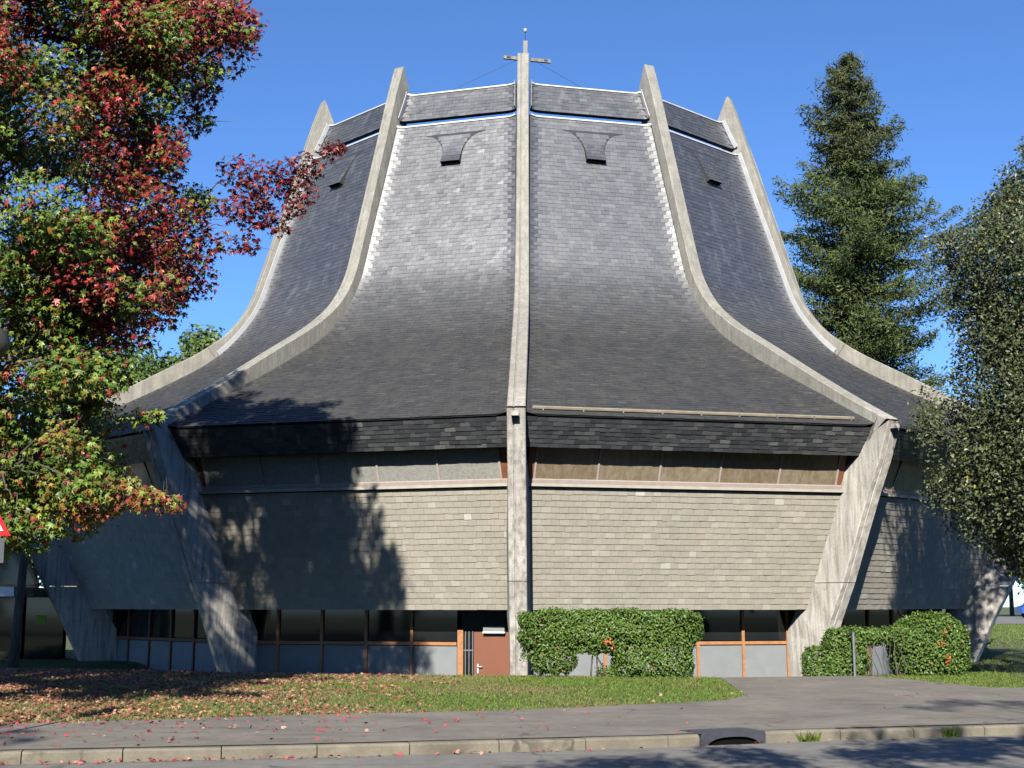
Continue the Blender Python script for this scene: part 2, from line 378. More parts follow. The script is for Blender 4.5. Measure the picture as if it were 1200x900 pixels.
B().add([kd(0, .03, top), kd(L, .03, top), kd(L, .5, top + .004), kd(0, .5, top + .004), kd(0, .03, .09), kd(L, .03, .09), kd(L, .5, .09), kd(0, .5, .09)],
        [(0, 1, 2, 3), (4, 7, 6, 5), (0, 4, 5, 1), (1, 5, 6, 2), (2, 6, 7, 3), (3, 7, 4, 0)]).done('cover_plate', M['iron'], drain)
B().add([kd(0.02, .031, -.05), kd(L - .02, .031, -.05), kd(L - .02, .031, .1), kd(.02, .031, .1)], [(0, 1, 2, 3)]).done('mouth', M['black'], drain)

# ------------------------------------------------------------------ church
BASE = -1.08
church = tag(empty('church', (CX, CY, BASE)), 'round church with flared dark slate roof between pale concrete ribs', 'church')
OUT = np.array([(7.62, 16.16), (7.95, 15.22), (8.29, 14.09), (8.84, 12.29), (9.27, 10.87), (9.62, 9.75), (9.80, 9.25), (10.02, 8.84), (10.30, 8.45), (10.62, 8.11), (11.0, 7.80), (11.45, 7.48), (11.95, 7.17), (12.96, 6.58), (14.15, 5.87), (15.29, 5.2), (16.26, 4.66), (17.19, 4.17)])
ROOF = np.array([(7.93, 14.13), (8.41, 12.59), (8.95, 10.95), (9.30, 9.85), (9.52, 9.2), (9.78, 8.68), (10.15, 8.15), (10.62, 7.62), (11.26, 7.08), (12.32, 6.43), (13.66, 5.70), (14.9, 5.07), (16.07, 4.46), (16.78, 4.10)])
def cr(P, n=6):   # Catmull-Rom
    P = np.asarray(P, float); Q = np.vstack([2 * P[0] - P[1], P, 2 * P[-1] - P[-2]]); out = []
    for i in range(1, len(Q) - 2):
        for t in np.linspace(0, 1, n, endpoint=False):
            p0, p1, p2, p3 = Q[i - 1:i + 3]
            out.append(.5 * (2 * p1 + (p2 - p0) * t + (2 * p0 - 5 * p1 + 4 * p2 - p3) * t * t + (3 * p1 - p0 - 3 * p2 + p3) * t ** 3))
    out.append(P[-1]); return np.array(out)
OUTC = cr(OUT, 3); ROOFC = cr(ROOF, 8)
HW = .20
def frame(az):
    return np.array([math.sin(az), -math.cos(az), 0.]), np.array([math.cos(az), math.sin(az), 0.])
C0 = np.array([CX, CY, 0.])
def rz(e, n, r, t, z): return C0 + e * r + n * t + np.array([0, 0, EYE + z])
def loft(secs, name, m, parent):
    """secs: list of rings (equal length) -> closed solid"""
    n = len(secs[0]); V = [p for s_ in secs for p in s_]; F = []
    for i in range(len(secs) - 1):
        for j in range(n):
            j2 = (j + 1) % n; F.append((i * n + j, i * n + j2, (i + 1) * n + j2, (i + 1) * n + j))
    F += [tuple(range(n))[::-1], tuple(range((len(secs) - 1) * n, len(secs) * n))]
    return mesh(name, V, F, m, parent)
def build_rib(k):
    az = R(30 * k) + PHI; e, n = frame(az)
    def ring(ro, zo, ri, zi, wf, wb, g=.02):
        # groove along the front face, wedge-shaped blade
        d = np.array([ri - ro, zi - zo]); L = np.linalg.norm(d); d = d / L
        P = []
        for t, dep in ((-wf, .02), (-wf + .02, 0), (-.075, 0), (-.065, g), (-.045, g), (-.035, 0), (wf - .02, 0), (wf, .02), (wb, L), (-wb, L)):
            q = np.array([ro, zo]) + d * dep; P.append(rz(e, n, q[0], t, q[1]))
        return P
    wt = lambda z: .17 + .03 * float(1 - smooth(6, 15, z))
    # upper blade: tip to first joint
    def inner(i):
        r_, z_ = OUTC[i]; j = min(i + 1, len(OUTC) - 1); j0 = max(i - 1, 0)
        tg = OUTC[j] - OUTC[j0]; tg /= np.linalg.norm(tg); nrm = np.array([tg[1], -tg[0]]); nrm = nrm if nrm[0] < 0 else -nrm
        dep = .62
        if z_ > 13.6: dep = .06 + .62 * float(smooth(16.16, 15.0, z_)) if False else .05 + min(.75, (16.16 - z_) * .8)
        q = np.array([r_, z_]) + nrm * dep
        if z_ > 13.6: q = np.array([r_ - dep, z_ - .02])
        return q
    j1 = int(np.argmin(np.abs(OUTC[:, 0] - 11.15)))
    def seg_(i0, i1, trim0=0, trim1=0):
        S = []
        for i in range(i0, i1 + 1):
            o = OUTC[i].copy(); q = inner(i)
            if i == i0 and trim0: dd = (OUTC[i + 1] - o); dd /= np.linalg.norm(dd); o += dd * trim0; q = q + dd * trim0
            if i == i1 and trim1: dd = (OUTC[i - 1] - o); dd /= np.linalg.norm(dd); o += dd * trim1; q = q + dd * trim1
            w_ = wt(o[1]); S.append(ring(o[0], o[1], q[0], q[1], w_, w_))
        return S
    rib = loft(seg_(0, j1, 0, .006), 'rib', M['conc'], church)
    loft(seg_(j1, len(OUTC) - 2, .006, 0) + [ring(17.12, 4.207, 16.3, 3.65, HW, HW)], 'rib_slope', M['conc'], rib)
    # leg: from the eave kink down and inwards; back edge widens towards the wall
    leg = [(17.20, 4.155, 16.2, 3.75, .0), (16.84, 3.3, 15.6, 3.3, .0), (16.47, 2.6, 15.1, 2.6, .06), (16.0, 1.62, 14.6, 1.62, .10), (15.49, .535, 14.1, .535, .10)]
    loft([ring(a_, b_, c_, d_, HW, HW + w_) for a_, b_, c_, d_, w_ in leg], 'leg', M['conc'], rib)
    foot = [(15.483, .52, 14.09, .52, .10), (15.0, -.35, 13.9, -.10, .10), (14.72, -.95, 13.5, -.66, .06), (14.35, -1.72, 13.46, -1.72, .03), (13.95, -2.75, 13.44, -2.75, .0)]
    loft([ring(a_, b_, c_, d_, HW, HW + w_) for a_, b_, c_, d_, w_ in foot], 'foot', M['conc'], rib)
    # rain spout at the kink
    bs = B(); c = rz(e, n, 17.17, -.02, 4.03)
    bs.box(c, (.16, .26, .10), [n, e, np.array([0, 0, 1.])])
    bs.done('spout', M['conc'], rib)
RIBS = list(range(-5, 7))
for k in RIBS: build_rib(k)

# --- slate surfaces between the ribs
T15 = math.tan(R(15)); C15 = math.cos(R(15))
class Curve:
    def __init__(s, P): s.P = np.asarray(P, float); s.s = np.concatenate([[0], np.cumsum(np.linalg.norm(np.diff(s.P, axis=0), axis=1))]); s.L = s.s[-1]
    def __call__(s, t): return np.stack([np.interp(t, s.s, s.P[:, 0]), np.interp(t, s.s, s.P[:, 1])], -1)
    def nrm(s, t):
        a, b = s(np.maximum(t - .12, 0)), s(np.minimum(t + .12, s.L)); d = b - a; d /= np.linalg.norm(d, axis=-1, keepdims=True) + 1e-9
        return np.stack([-d[..., 1], d[..., 0]], -1) * np.where((-d[..., 1:2]) < 0, -1, 1)
def half(r, m=HW): return r * C15 * T15 - m / C15
def surf(bay, cv, u, s, lift=0., flare=.045, fw=.26, over=None):
    """u metres across, s metres down the slope -> world point"""
    e, n = frame(R(30 * bay + 15) + PHI)
    q = cv(s); nm = cv.nrm(s); h = half(q[..., 0])
    g = np.clip((np.abs(u) - (h - fw)) / fw, 0, 1.2) ** 2 * flare + lift
    if over is not None: g = g + over(u, s)
    r_ = q[..., 0] * C15 + nm[..., 0] * g; z_ = q[..., 1] + nm[..., 1] * g
    return C0 + r_[..., None] * e + np.asarray(u)[..., None] * n + (z_ + EYE)[..., None] * np.array([0, 0, 1.])
def slates(bay, cv, s0, s1, expo, wid, thick, jit=.006, flare=.045, fw=.26, gap=.004, lap=1.25, lim=None, over=None, wvar=.12, tilt=.003):
    """wedge-shaped pieces, 8 verts each; returns (k,8,3)"""
    out = []; rows = int(round((s1 - s0) / expo)); expo = (s1 - s0) / rows
    for i in range(rows):
        sb = s0 + (i + 1) * expo; st = max(0., sb - expo * lap)
        q = cv(np.array(sb)); h = half(q[0]) - .004
        lo, hi = (-h, h) if lim is None else lim(sb, h)
        if hi - lo < .05: continue
        nn_ = max(1, int(round((hi - lo) / wid))); w_ = (hi - lo) / nn_
        ed = lo + w_ * (np.arange(nn_ + 2) - (.5 if i % 2 else 0.)); ed = ed + rng.uniform(-.5, .5, len(ed)) * wvar * w_
        ed = np.clip(ed, lo, hi); ed[0] = lo; ed[-1] = hi
        a, b = ed[:-1] + gap / 2, ed[1:] - gap / 2; ok = b - a > .03; a, b = a[ok], b[ok]; k = len(a)
        if not k: continue
        j = rng.normal(0, jit, k); tl = rng.normal(0, tilt, (k, 2))
        f = lambda uu, ss, l: surf(bay, cv, uu, np.maximum(ss, 0) + 0 * uu, l, flare, fw, over)
        V = np.stack([f(a, st, .0 * a), f(b, st, .0 * a), f(b, sb + j, thick + tl[:, 0]), f(a, sb + j, thick + tl[:, 1]),
                      f(a, sb + j, -.002 + 0 * a), f(b, sb + j, -.002 + 0 * a), f(a, st, -.004 + 0 * a), f(b, st, -.004 + 0 * a)], 1)
        out.append(V)
    return np.concatenate(out)
PF = np.array([(3, 2, 1, 0), (4, 5, 2, 3), (6, 4, 3, 0), (5, 7, 1, 2)])
def pieces(K, single, bulk, m, parent, count=300, pick=None):
    """the `count` largest in view as parts of their own, the rest as one mass"""
    cen = K[:, :4].mean(1); Pp = proj(K[:, :4]); d1 = Pp[:, 2] - Pp[:, 0]; d2 = Pp[:, 3] - Pp[:, 1]
    area = np.abs(d1[:, 0] * d2[:, 1] - d1[:, 1] * d2[:, 0]) / 2; pc = proj(cen)
    ok = pick(pc, cen); sc_ = np.where(ok, area, -1); order = np.argsort(-sc_)[:count]
    keep = np.ones(len(K), bool); keep[order] = False
    for i in order: mesh(single, K[i], [tuple(f) for f in PF], m, parent)
    Kb = K[keep]; F = (PF[None] + 8 * np.arange(len(Kb))[:, None, None]).reshape(-1, 4)
    return tag(mesh(bulk, Kb.reshape(-1, 3), F, m, parent), kind='stuff')
def panel(bay, cv, name, m, nu=24, ns=40, lift=-.03, flare=.07, s0=0., s1=None, parent=None, thick=0.):
    s1 = cv.L if s1 is None else s1; V = []
    for l in ([lift] if not thick else [lift, lift - thick]):
        for s_ in np.linspace(s0, s1, ns):
            h = half(float(cv(np.array(s_))[0]), .10 if not thick else HW); u = np.linspace(-h, h, nu); V.append(surf(bay, cv, u, s_ + 0 * u, l, flare))
    V = np.concatenate(V); ii = np.arange(nu * ns).reshape(ns, nu); k = nu * ns
    F = [tuple(x) for x in np.stack([ii[:-1, :-1], ii[1:, :-1], ii[1:, 1:], ii[:-1, 1:]], -1).reshape(-1, 4)]
    if thick:
        F += [tuple(k + i for i in f[::-1]) for f in F]
        ring_ = list(ii[0, :]) + list(ii[1:, -1]) + list(ii[-1, -2::-1]) + list(ii[-2:0:-1, 0])
        for x, y in zip(ring_, ring_[1:] + ring_[:1]): F.append((int(x), int(y), int(k + y), int(k + x)))
    return mesh(name, V, [tuple(int(i) for i in f) for f in F], m, parent or church)
roof_c = Curve(ROOFC)
cap_c = Curve([(7.42, 15.30), (7.60, 14.85), (7.83, 14.34)])
fas_c = Curve([(16.72, 4.05), (16.25, 3.44)])
wall_c = Curve([(15.64, 2.60), (14.31, -.10)])
DET = range(-3, 3)
for k in RIBS: panel(k, roof_c, 'roof_panel', M['under'])
for k in RIBS: panel(k, cap_c, 'crown_panel', M['under'], 24, 4, -.012, thick=.10)
for k in RIBS: panel(k, wall_c, 'wall_panel', M['dark'], 4, 4, -.012, 0.)
for k in RIBS: panel(k, fas_c, 'fascia_panel', M['under'], 12, 3, -.012, 0.)
# eyelid vents near the top of each bay
HS0, HS1 = .42, 1.52
def hood_w(s):
    t = np.clip((s - HS0) / (HS1 - HS0) / .75, 0, 1); return .29 + .66 * (1 - np.sqrt(np.maximum(0, 1 - (1 - t) ** 2)))
def hood_lift(u, s): return 0.012 + .17 * np.clip((s - HS0) / (HS1 - HS0), 0, 1) ** 2.4
K = []; KF = []; KS = []
for bay in DET:
    K.append(slates(bay, roof_c, .02, roof_c.L, .132, .235, .010))
    K.append(slates(bay, cap_c, 0, cap_c.L, .132, .235, .009))
    v = tag(mesh('roof_vent', *(lambda: (
        np.concatenate([surf(bay, roof_c, np.linspace(-1, 1, 9) * hood_w(s_), s_ + np.zeros(9), .0, 0, .4, hood_lift) for s_ in np.linspace(HS0, HS1, 12)] +
                       [surf(bay, roof_c, np.array([-1., 1.]) * hood_w(s_), s_ + np.zeros(2), -.03, 0) for s_ in np.linspace(HS0, HS1, 12)]),
        [(r_ * 9 + j, (r_ + 1) * 9 + j, (r_ + 1) * 9 + j + 1, r_ * 9 + j + 1) for r_ in range(11) for j in range(8)] +
        [(r_ * 9, 108 + 2 * r_, 108 + 2 * r_ + 2, (r_ + 1) * 9) for r_ in range(11)] + [(r_ * 9 + 8, (r_ + 1) * 9 + 8, 108 + 2 * r_ + 3, 108 + 2 * r_ + 1) for r_ in range(11)]))(), M['under'], church))
    u_ = np.array([-.28, .28, .28, -.28])
    mesh('vent_opening', np.concatenate([surf(bay, roof_c, u_[:2], HS1 - .16 + np.zeros(2), .13, 0), surf(bay, roof_c, u_[2:], HS1 - .22 + np.zeros(2), -.02, 0)]), [(0, 1, 2, 3)], M['black'], v)
    K.append(slates(bay, roof_c, HS0 + .1, HS1, .125, .235, .009, flare=0, lim=lambda s_, h: (-hood_w(s_), hood_w(s_)), over=hood_lift))
    KF.append(slates(bay, fas_c, 0, fas_c.L, .105, .24, .010, flare=0.))
    KS.append(slates(bay, wall_c, 0, wall_c.L, .152, .215, .013, flare=0, jit=.004, wvar=.22, tilt=.0022))
    # zinc edgings and the flashings up the ribs
    for cv_, s_, nm_, wd in ((cap_c, 0., 'crown_edging', .045), (roof_c, .0, 'roof_edging', .05)):
        V = []; nu = 25; h = half(float(cv_(np.array(s_))[0]))
        u = np.linspace(-h, h, nu)
        for ds, l in ((-.0, .035), (wd, .03), (wd, .0), (.0, -.05)): V.append(surf(bay, cv_, u, s_ + ds + 0 * u, l, .07))
        V = np.concatenate(V); ii = np.arange(4 * nu).reshape(4, nu)
        F = np.concatenate([np.stack([ii[j, :-1], ii[(j + 1) % 4, :-1], ii[(j + 1) % 4, 1:], ii[j, 1:]], -1) for j in range(4)])
        mesh(nm_, V, F, M['zinc'], church)
    for cv_, s0_, s1_ in ((roof_c, 0., 7.4), (cap_c, 0., cap_c.L)):
        for sg in (-1, 1):
            if cv_ is roof_c and not (bay in (1, 2) and sg > 0 or bay in (-3, -2) and sg < 0): continue
            V = []; ss = np.linspace(s0_, s1_, 30)
            h = half(cv_(ss)[:, 0]) 
            for du, l in ((.0, .20), (-.012, .20), (-.012, .06), (.0, .06)): V.append(surf(bay, cv_, sg * (h + du), ss, l - .08, .07, .30))
            V = np.concatenate(V); ii = np.arange(120).reshape(4, 30)
            F = np.concatenate([np.stack([ii[j, :-1], ii[(j + 1) % 4, :-1], ii[(j + 1) % 4, 1:], ii[j, 1:]], -1) for j in range(4)])
            mesh('flashing', V, F, M['zinc'], church)
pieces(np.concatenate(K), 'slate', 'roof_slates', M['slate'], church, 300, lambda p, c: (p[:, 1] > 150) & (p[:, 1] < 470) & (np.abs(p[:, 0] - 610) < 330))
pieces(np.concatenate(KF), 'fascia_slate', 'fascia_slates', M['fascia'], church, 300, lambda p, c: (p[:, 0] > 470) & (p[:, 0] < 1010))
pieces(np.concatenate(KS), 'shingle', 'wall_shingles', M['shingle'], church, 300, lambda p, c: (p[:, 0] > 500) & (p[:, 0] < 980) & (p[:, 1] < 708))
# deck inside the crown
bd = B(); bd.add([rz(*frame(R(30 * k) + PHI), 7.9, 0, 13.85) for k in range(12)] + [rz(*frame(R(30 * k) + PHI), 7.9, 0, 13.7) for k in range(12)],
    [tuple(range(12)), tuple(range(23, 11, -1))] + [(k, 12 + k, 12 + (k + 1) % 12, (k + 1) % 12) for k in range(12)]).done('crown_deck', M['under'], church)

# --- window band, sills, eaves strip, ground floor
def bp(bay, r, u, z):
    e, n = frame(R(30 * bay + 15) + PHI); return rz(e, n, r * C15, u, z)
def bar_u(b_, bay, r, z, u0, u1, dz, dr):
    e, n = frame(R(30 * bay + 15) + PHI); c = (bp(bay, r, u0, z) + bp(bay, r, u1, z)) / 2
    b_.box(c, (abs(u1 - u0), dr, dz), [n, e, np.array([0, 0, 1.])]); return b_
def slant_box(bay, r0, z0, r1, z1, u0, u1, dep):
    """board on the leaning plane from (r0,z0) to (r1,z1), thickness dep inwards"""
    d = np.array([r1 - r0, z1 - z0]); d /= np.linalg.norm(d); nm = np.array([d[1], -d[0]]) ; V = []
    for dd in (0, -dep):
        for (r_, z_, u_) in ((r0, z0, u0), (r0, z0, u1), (r1, z1, u1), (r1, z1, u0)): V.append(bp(bay, r_ + nm[0] * dd / C15, u_, z_ + nm[1] * dd))
    return V, [(0, 1, 2, 3), (7, 6, 5, 4), (0, 4, 5, 1), (1, 5, 6, 2), (2, 6, 7, 3), (3, 7, 4, 0)]
WB0, WB1 = (15.60, 2.73), (15.99, 3.57)
for bay in DET:
    h0, h1 = half(WB0[0]) - .02, half(WB1[0]) - .02
    wn = B(); V, F = slant_box(bay, 15.645, 2.70, 15.68, 2.775, -h0, h0, .07); wn.add(V, F); band = wn.done('window_band', M['white'], church)
    e, n = frame(R(30 * bay + 15) + PHI)
    bs = B(); bar_u(bs, bay, 15.66, 2.655, -half(15.66), half(15.66), .07, .14); bs.done('sill', M['sill'], band)
    N5 = 5; ins = .14; edges = np.linspace(-1, 1, N5 + 1)
    for j in range(N5):
        u0, u1 = edges[j] * (h0 - ins) , edges[j + 1] * (h0 - ins)
        V, F = slant_box(bay, WB0[0], WB0[1], WB1[0], WB1[1], u0 + .02, u1 - .02, .02)
        mesh('pane', V, F, M['paneL'] if bay == -1 else M['paneR'], band)
    for j in range(N5 + 1):
        u = edges[j] * (h0 - ins); V, F = slant_box(bay, WB0[0] + .035, WB0[1] + .04, WB1[0] + .035, WB1[1], u - .022, u + .022, .06)
        mesh('mullion', V, F, M['white'], band)
    for sg in (-1, 1):
        ua, ub = sorted((sg * (h0 - ins + .022), sg * (h0 + .03)))
        V, F = slant_box(bay, WB0[0], WB0[1], WB1[0], WB1[1], ua, ub, .05); mesh('jamb', V, F, M['redwood'], band)
    # soffit boards under eave and under the shingled wall
    V = [bp(bay, 15.9, -4.0, 3.585), bp(bay, 15.9, 4.0, 3.585), bp(bay, 16.28, 4.05, 3.60), bp(bay, 16.28, -4.05, 3.60)]
    V2 = [p + np.array([0, 0, .04]) for p in V]
    mesh('eave_soffit', V + V2, [(0, 1, 2, 3), (7, 6, 5, 4), (0, 4, 5, 1), (1, 5, 6, 2), (2, 6, 7, 3), (3, 7, 4, 0)], M['dark'], church)
    hs = half(14.2); V = [bp(bay, 14.25, -hs, -.075), bp(bay, 14.25, hs, -.075), bp(bay, 13.0, half(13.0), -.075), bp(bay, 13.0, -half(13.0), -.075)]
    V2 = [p + np.array([0, 0, .05]) for p in V]
    mesh('wall_soffit', V + V2, [(3, 2, 1, 0), (4, 5, 6, 7), (0, 1, 5, 4), (1, 2, 6, 5), (2, 3, 7, 6), (3, 0, 4, 7)], M['dark'], church)
# timber strip fixed above the eave of the right hand front bay
e, n = frame(R(15) + PHI); bs = B()
Vs = []
for l, ds in ((.035, .0), (.085, .0), (.085, .05), (.035, .05)):
    u = np.linspace(-3.93, 3.75, 20); Vs.append(surf(0, roof_c, u, roof_c.L - .30 + ds + 0 * u, l, 0))
Vs = np.concatenate(Vs); ii = np.arange(80).reshape(4, 20)
F = np.concatenate([np.stack([ii[j, :-1], ii[(j + 1) % 4, :-1], ii[(j + 1) % 4, 1:], ii[j, 1:]], -1) for j in range(4)])
mesh('eave_strip', Vs, F, M['strip'], church)
for j in range(9):
    u = -3.7 + j * .92; p = surf(0, roof_c, np.array([u]), np.array([roof_c.L - .27]), .03, 0)[0]
    B().box(p, (.03, .10, .09), [n, e, np.array([0, 0, 1.])]).done('strip_bracket', M['metal'], church)

GR = 13.52     # ground-floor glazing
def ground_floor(bay, door=False):
    e, n = frame(R(30 * bay + 15) + PHI); Z = np.array([0, 0, 1.])
    h = half(GR, .0) - .02; z0, z1, zt = -2.66, -.08, -.90
    bw = B(); bar_u(bw, bay, GR - .30, (z0 + z1) / 2, -half(GR - .3, 0), half(GR - .3, 0), z1 - z0, .04)
    back = bw.done('ground_floor_wall', M['dark'], church)
    end = h
    fr = 'wood' if bay in (-1, 0) else 'redwood'
    if door:
        dl = -(.0); u1 = h - HW + .02; u0 = u1 - .915; 
        d_ = bar_u(B(), bay, GR + .01, (z0 - .60) / 2 - .02, u0, u1, -.60 - z0, .05).done('door', M['door'], church)
        hb = B(); c = bp(bay, GR + .06, u0 + .11, -1.42); hb.box(c + np.array([0, 0, -.05]), (.035, .02, .22), [n, e, Z]).box(c + e * .03 + n * .05, (.13, .02, .022), [n, e, Z]).done('door_handle', M['zinc'], d_)
        bar_u(B(), bay, GR, (-.58 + z1) / 2, u0 - .3, u1, z1 + .58, .04).done('transom_panel', M['dark'], church)
        lb = bar_u(B(), bay, GR + .10, -.55, u0 + .26, u0 + .78, .13, .09).done('exit_lamp', M['panel'], church)
        bar_u(B(), bay, GR + .105, -.628, u0 + .25, u0 + .79, .035, .12).done('lamp_tray', M['sign_white'], lb)
        sl_ = bar_u(B(), bay, GR - .02, (z0 - .6) / 2, u0 - .26, u0 - .02, -.6 - z0, .02).done('sidelight', M['glass'], church)
        for du in (.03, .12, .21): bar_u(B(), bay, GR, (z0 - .6) / 2, u0 - .26 + du, u0 - .24 + du, -.6 - z0, .02).done('glazing_bar', M['metal'], sl_)
        bar_u(B(), bay, GR + .004, -1.05, u0 - .26, u0 - .02, .03, .02).done('glazing_bar', M['metal'], sl_)
        bar_u(B(), bay, GR + .02, (z0 - .58) / 2, u0 - .40, u0 - .262, -.58 - z0, .10).done('post', M['wood'], church)
        end = u0 - .40
    u = end if door else h - HW - .02; k = 0
    while u > -h + .15:
        u2 = max(u - 1.17, -h + .0)
        gw = bar_u(B(), bay, GR - .02, (zt + z1) / 2 + .03, u2 + .035, u - .035, z1 - zt - .06, .02).done('ground_window', M['glass'], church)
        bar_u(B(), bay, GR - .015, (z0 + zt) / 2 - .03, u2 + .035, u - .035, zt - z0 - .06, .03).done('lower_panel', M['panel'], gw)
        bar_u(B(), bay, GR, zt, u2 + .035, u - .035, .075, .08).done('transom', M[fr], gw)
        bar_u(B(), bay, GR, (z0 + z1) / 2, u2 - .035, u2 + .035, z1 - z0, .09).done('post', M[fr], gw)
        if not door and k == 0: bar_u(B(), bay, GR, (z0 + z1) / 2, u - .035, u + .035, z1 - z0, .09).done('post', M[fr], gw)
        u = u2; k += 1
for bay in DET: ground_floor(bay, bay == -1)

# cross, finial and stay wires behind the middle rib
ec, nc = frame(PHI)
xb = rz(ec, nc, 6.75, .05, 15.2)
cross = tag(B().box(xb + np.array([0, 0, .85]), (.13, .10, 1.7), [nc, ec, np.array([0, 0, 1.])]).done('cross', M['conc']), 'small weathered cross standing behind the tip of the middle rib', 'cross')
ca = R(14); ax = np.array([math.cos(ca), math.sin(ca), 0]); ay = np.array([-math.sin(ca), math.cos(ca), 0])
cb = np.array([0.0, xb[1], EYE + 16.33])
for sg in (-1, 1):
    arm = B().box(cb + ax * (sg * .42) + np.array([0, 0, -.01]), (.62, .08, .10), [ax, ay, np.array([0, 0, 1.])]).done('cross_arm', M['bark_pale'], cross)
    B().box(cb + ax * (sg * .58) - ay * .052, (.10, .01, .05), [ax, ay, np.array([0, 0, 1.])]).done('bolt_plate', M['rail'], arm)
B().tube([xb + np.array([0, 0, 1.69]), xb + np.array([0, 0, 2.02])], .012, 6).done('rod', M['rail'], cross)
B().lathe(xb + np.array([0, 0, 2.05]), [(.0, -.07), (.04, -.055), (.06, 0), (.04, .055), (.0, .07)], 12).done('finial_ball', M['zinc'], cross, True)
for kk, (sg, q) in enumerate(((-1, rz(*frame(R(-30) + PHI), 7.2, 0, 14.9)), (1, rz(*frame(R(30) + PHI), 7.0, 0, 14.6)))):
    B().tube([cb + ax * sg * .35 - np.array([0, 0, .08]), q], .006, 5).done('stay_wire', M['rail'], cross)

# entrance annex on the far left beside the outer rib
annex = tag(empty('entrance_annex', (-17.5, 40.0, terrain(-17.5, 40.).item())), 'low entrance annex with white slab and brown framed glass left of the church', 'annex')
B().box((-18.5, 39.4, EYE + .37), (8.9, 3.6, .26)).done('canopy_slab', M['sign_white'], annex)
fr = B(); A = at(26, 682, 37.7); b1 = at(46, 686, 37.7)
for a_, b_ in (((-17.5, EYE + .53), (-13.46, EYE + .53)), ((-17.5, EYE + 2.0), (-14.2, EYE + 2.0)), ((-13.46, EYE + .53), (-14.22, EYE + 2.0)), ((-15.2, EYE + .53), (-15.2, EYE + 2.0))):
    fr.bar((a_[0], 37.75, a_[1]), (b_[0], 37.75, b_[1]), .09, .10, (0, 1, 0))
up_ = fr.done('window_frame', M['wood'], annex)
B().add([(-17.5, 37.8, EYE + .5), (-13.5, 37.8, EYE + .5), (-14.25, 37.8, EYE + 2.), (-17.5, 37.8, EYE + 2.), (-17.5, 37.84, EYE + .5), (-13.5, 37.84, EYE + .5), (-14.25, 37.84, EYE + 2.), (-17.5, 37.84, EYE + 2.)],
        [(0, 1, 2, 3), (7, 6, 5, 4), (0, 4, 5, 1), (1, 5, 6, 2), (2, 6, 7, 3), (3, 7, 4, 0)]).done('window_pane', M['glass'], annex)
B().box((-18.2, 39.6, EYE + 2.1), (9.0, 3.4, .14)).done('annex_roof', M['conc'], annex)
B().box((-18.2, 41.0, EYE - .9), (9.0, .1, 2.3)).done('back_wall', M['dark'], annex)
for i_, x_ in enumerate((-14.0, -15.2, -16.4, -17.6)):
    gl = B().box((x_, 40.0, EYE - .8), (1.1, .03, 2.06)).done('door_leaf', M['glass'], annex)
    if i_ == 0: B().box((at(48, 726, 39.96)[0], 39.97, at(48, 726, 39.96)[2]), (.28, .01, .25)).done('poster', M['poster'], gl)

# ------------------------------------------------------------------ leaves and trees
def star(n_l=5):
    P = [(0, 0)]; angs = [-20, 35, 90, 145, 200]; rad = [.62, .92, 1.0, .92, .62]
    ring_ = [(.10, -.32)]
    for i, (a_, r_) in enumerate(zip(angs, rad)):
        ring_.append((r_ * math.cos(R(a_)), r_ * math.sin(R(a_))))
        if i < 4: m_ = (a_ + angs[i + 1]) / 2; ring_.append((.36 * math.cos(R(m_)), .36 * math.sin(R(m_))))
    ring_.append((-.10, -.32)); V = np.array(P + ring_); V = np.concatenate([V, np.zeros((len(V), 1))], 1)
    V[:, 2] = -.22 * (V[:, 0] ** 2 + V[:, 1] ** 2); n = len(ring_)
    return V, np.array([(0, 1 + i, 1 + (i + 1) % n) for i in range(n)])
def oval():
    V = np.array([(0, -.5, 0), (.30, -.1, .06), (.0, .55, -.05), (-.30, -.1, .06)]); return V, np.array([(0, 1, 2), (0, 2, 3)])
def needle():
    V = np.array([(0, -.5, 0), (.13, .0, .02), (0, .55, -.06), (-.13, 0, .02)]); return V, np.array([(0, 1, 2), (0, 2, 3)])
def scatter(tmpl, P, size, nrm, spin, colr, name, m, parent, kind=None, curl=(.3, 2.6)):
    """one mesh of leaf shapes at P, facing nrm, turned by spin"""
    V0, F0 = tmpl; n = len(P); nrm = nrm / (np.linalg.norm(nrm, axis=1, keepdims=True) + 1e-9)
    h = np.where(np.abs(nrm[:, 2:3]) < .9, np.array([[0, 0, 1.]]), np.array([[1., 0, 0]])); a_ = np.cross(h, nrm); a_ /= np.linalg.norm(a_, axis=1, keepdims=True); b_ = np.cross(nrm, a_)
    c, s_ = np.cos(spin)[:, None], np.sin(spin)[:, None]; ax_, bx_ = a_ * c + b_ * s_, -a_ * s_ + b_ * c
    V = P[:, None] + size[:, None, None] * (V0[None, :, 0:1] * ax_[:, None] + V0[None, :, 1:2] * bx_[:, None] + V0[None, :, 2:3] * rng.uniform(curl[0], curl[1], (n, 1, 1)) * nrm[:, None])
    F = (F0[None] + len(V0) * np.arange(n)[:, None, None]).reshape(-1, 3)
    o = mesh(name, V.reshape(-1, 3), F, m, parent, np.repeat(colr, len(V0), 0))
    if kind: tag(o, kind=kind)
    return o
def branch_curve(a_, b_, sag, n=6):
    a_, b_ = np.array(a_), np.array(b_); out = []
    for t in np.linspace(0, 1, n): out.append(a_ + (b_ - a_) * t + np.array([0, 0, sag * math.sin(math.pi * t)]) + (rng.normal(0, .05, 3) if 0 < t < 1 else 0))
    return out
def palette(cols, k):
    cols = np.array(cols); i = rng.integers(0, len(cols), k); return cols[i] * rng.uniform(.75, 1.25, (k, 1))
REDS = [(.36, .028, .03), (.28, .02, .024), (.42, .07, .045), (.20, .02, .024), (.13, .014, .018), (.30, .08, .03)]
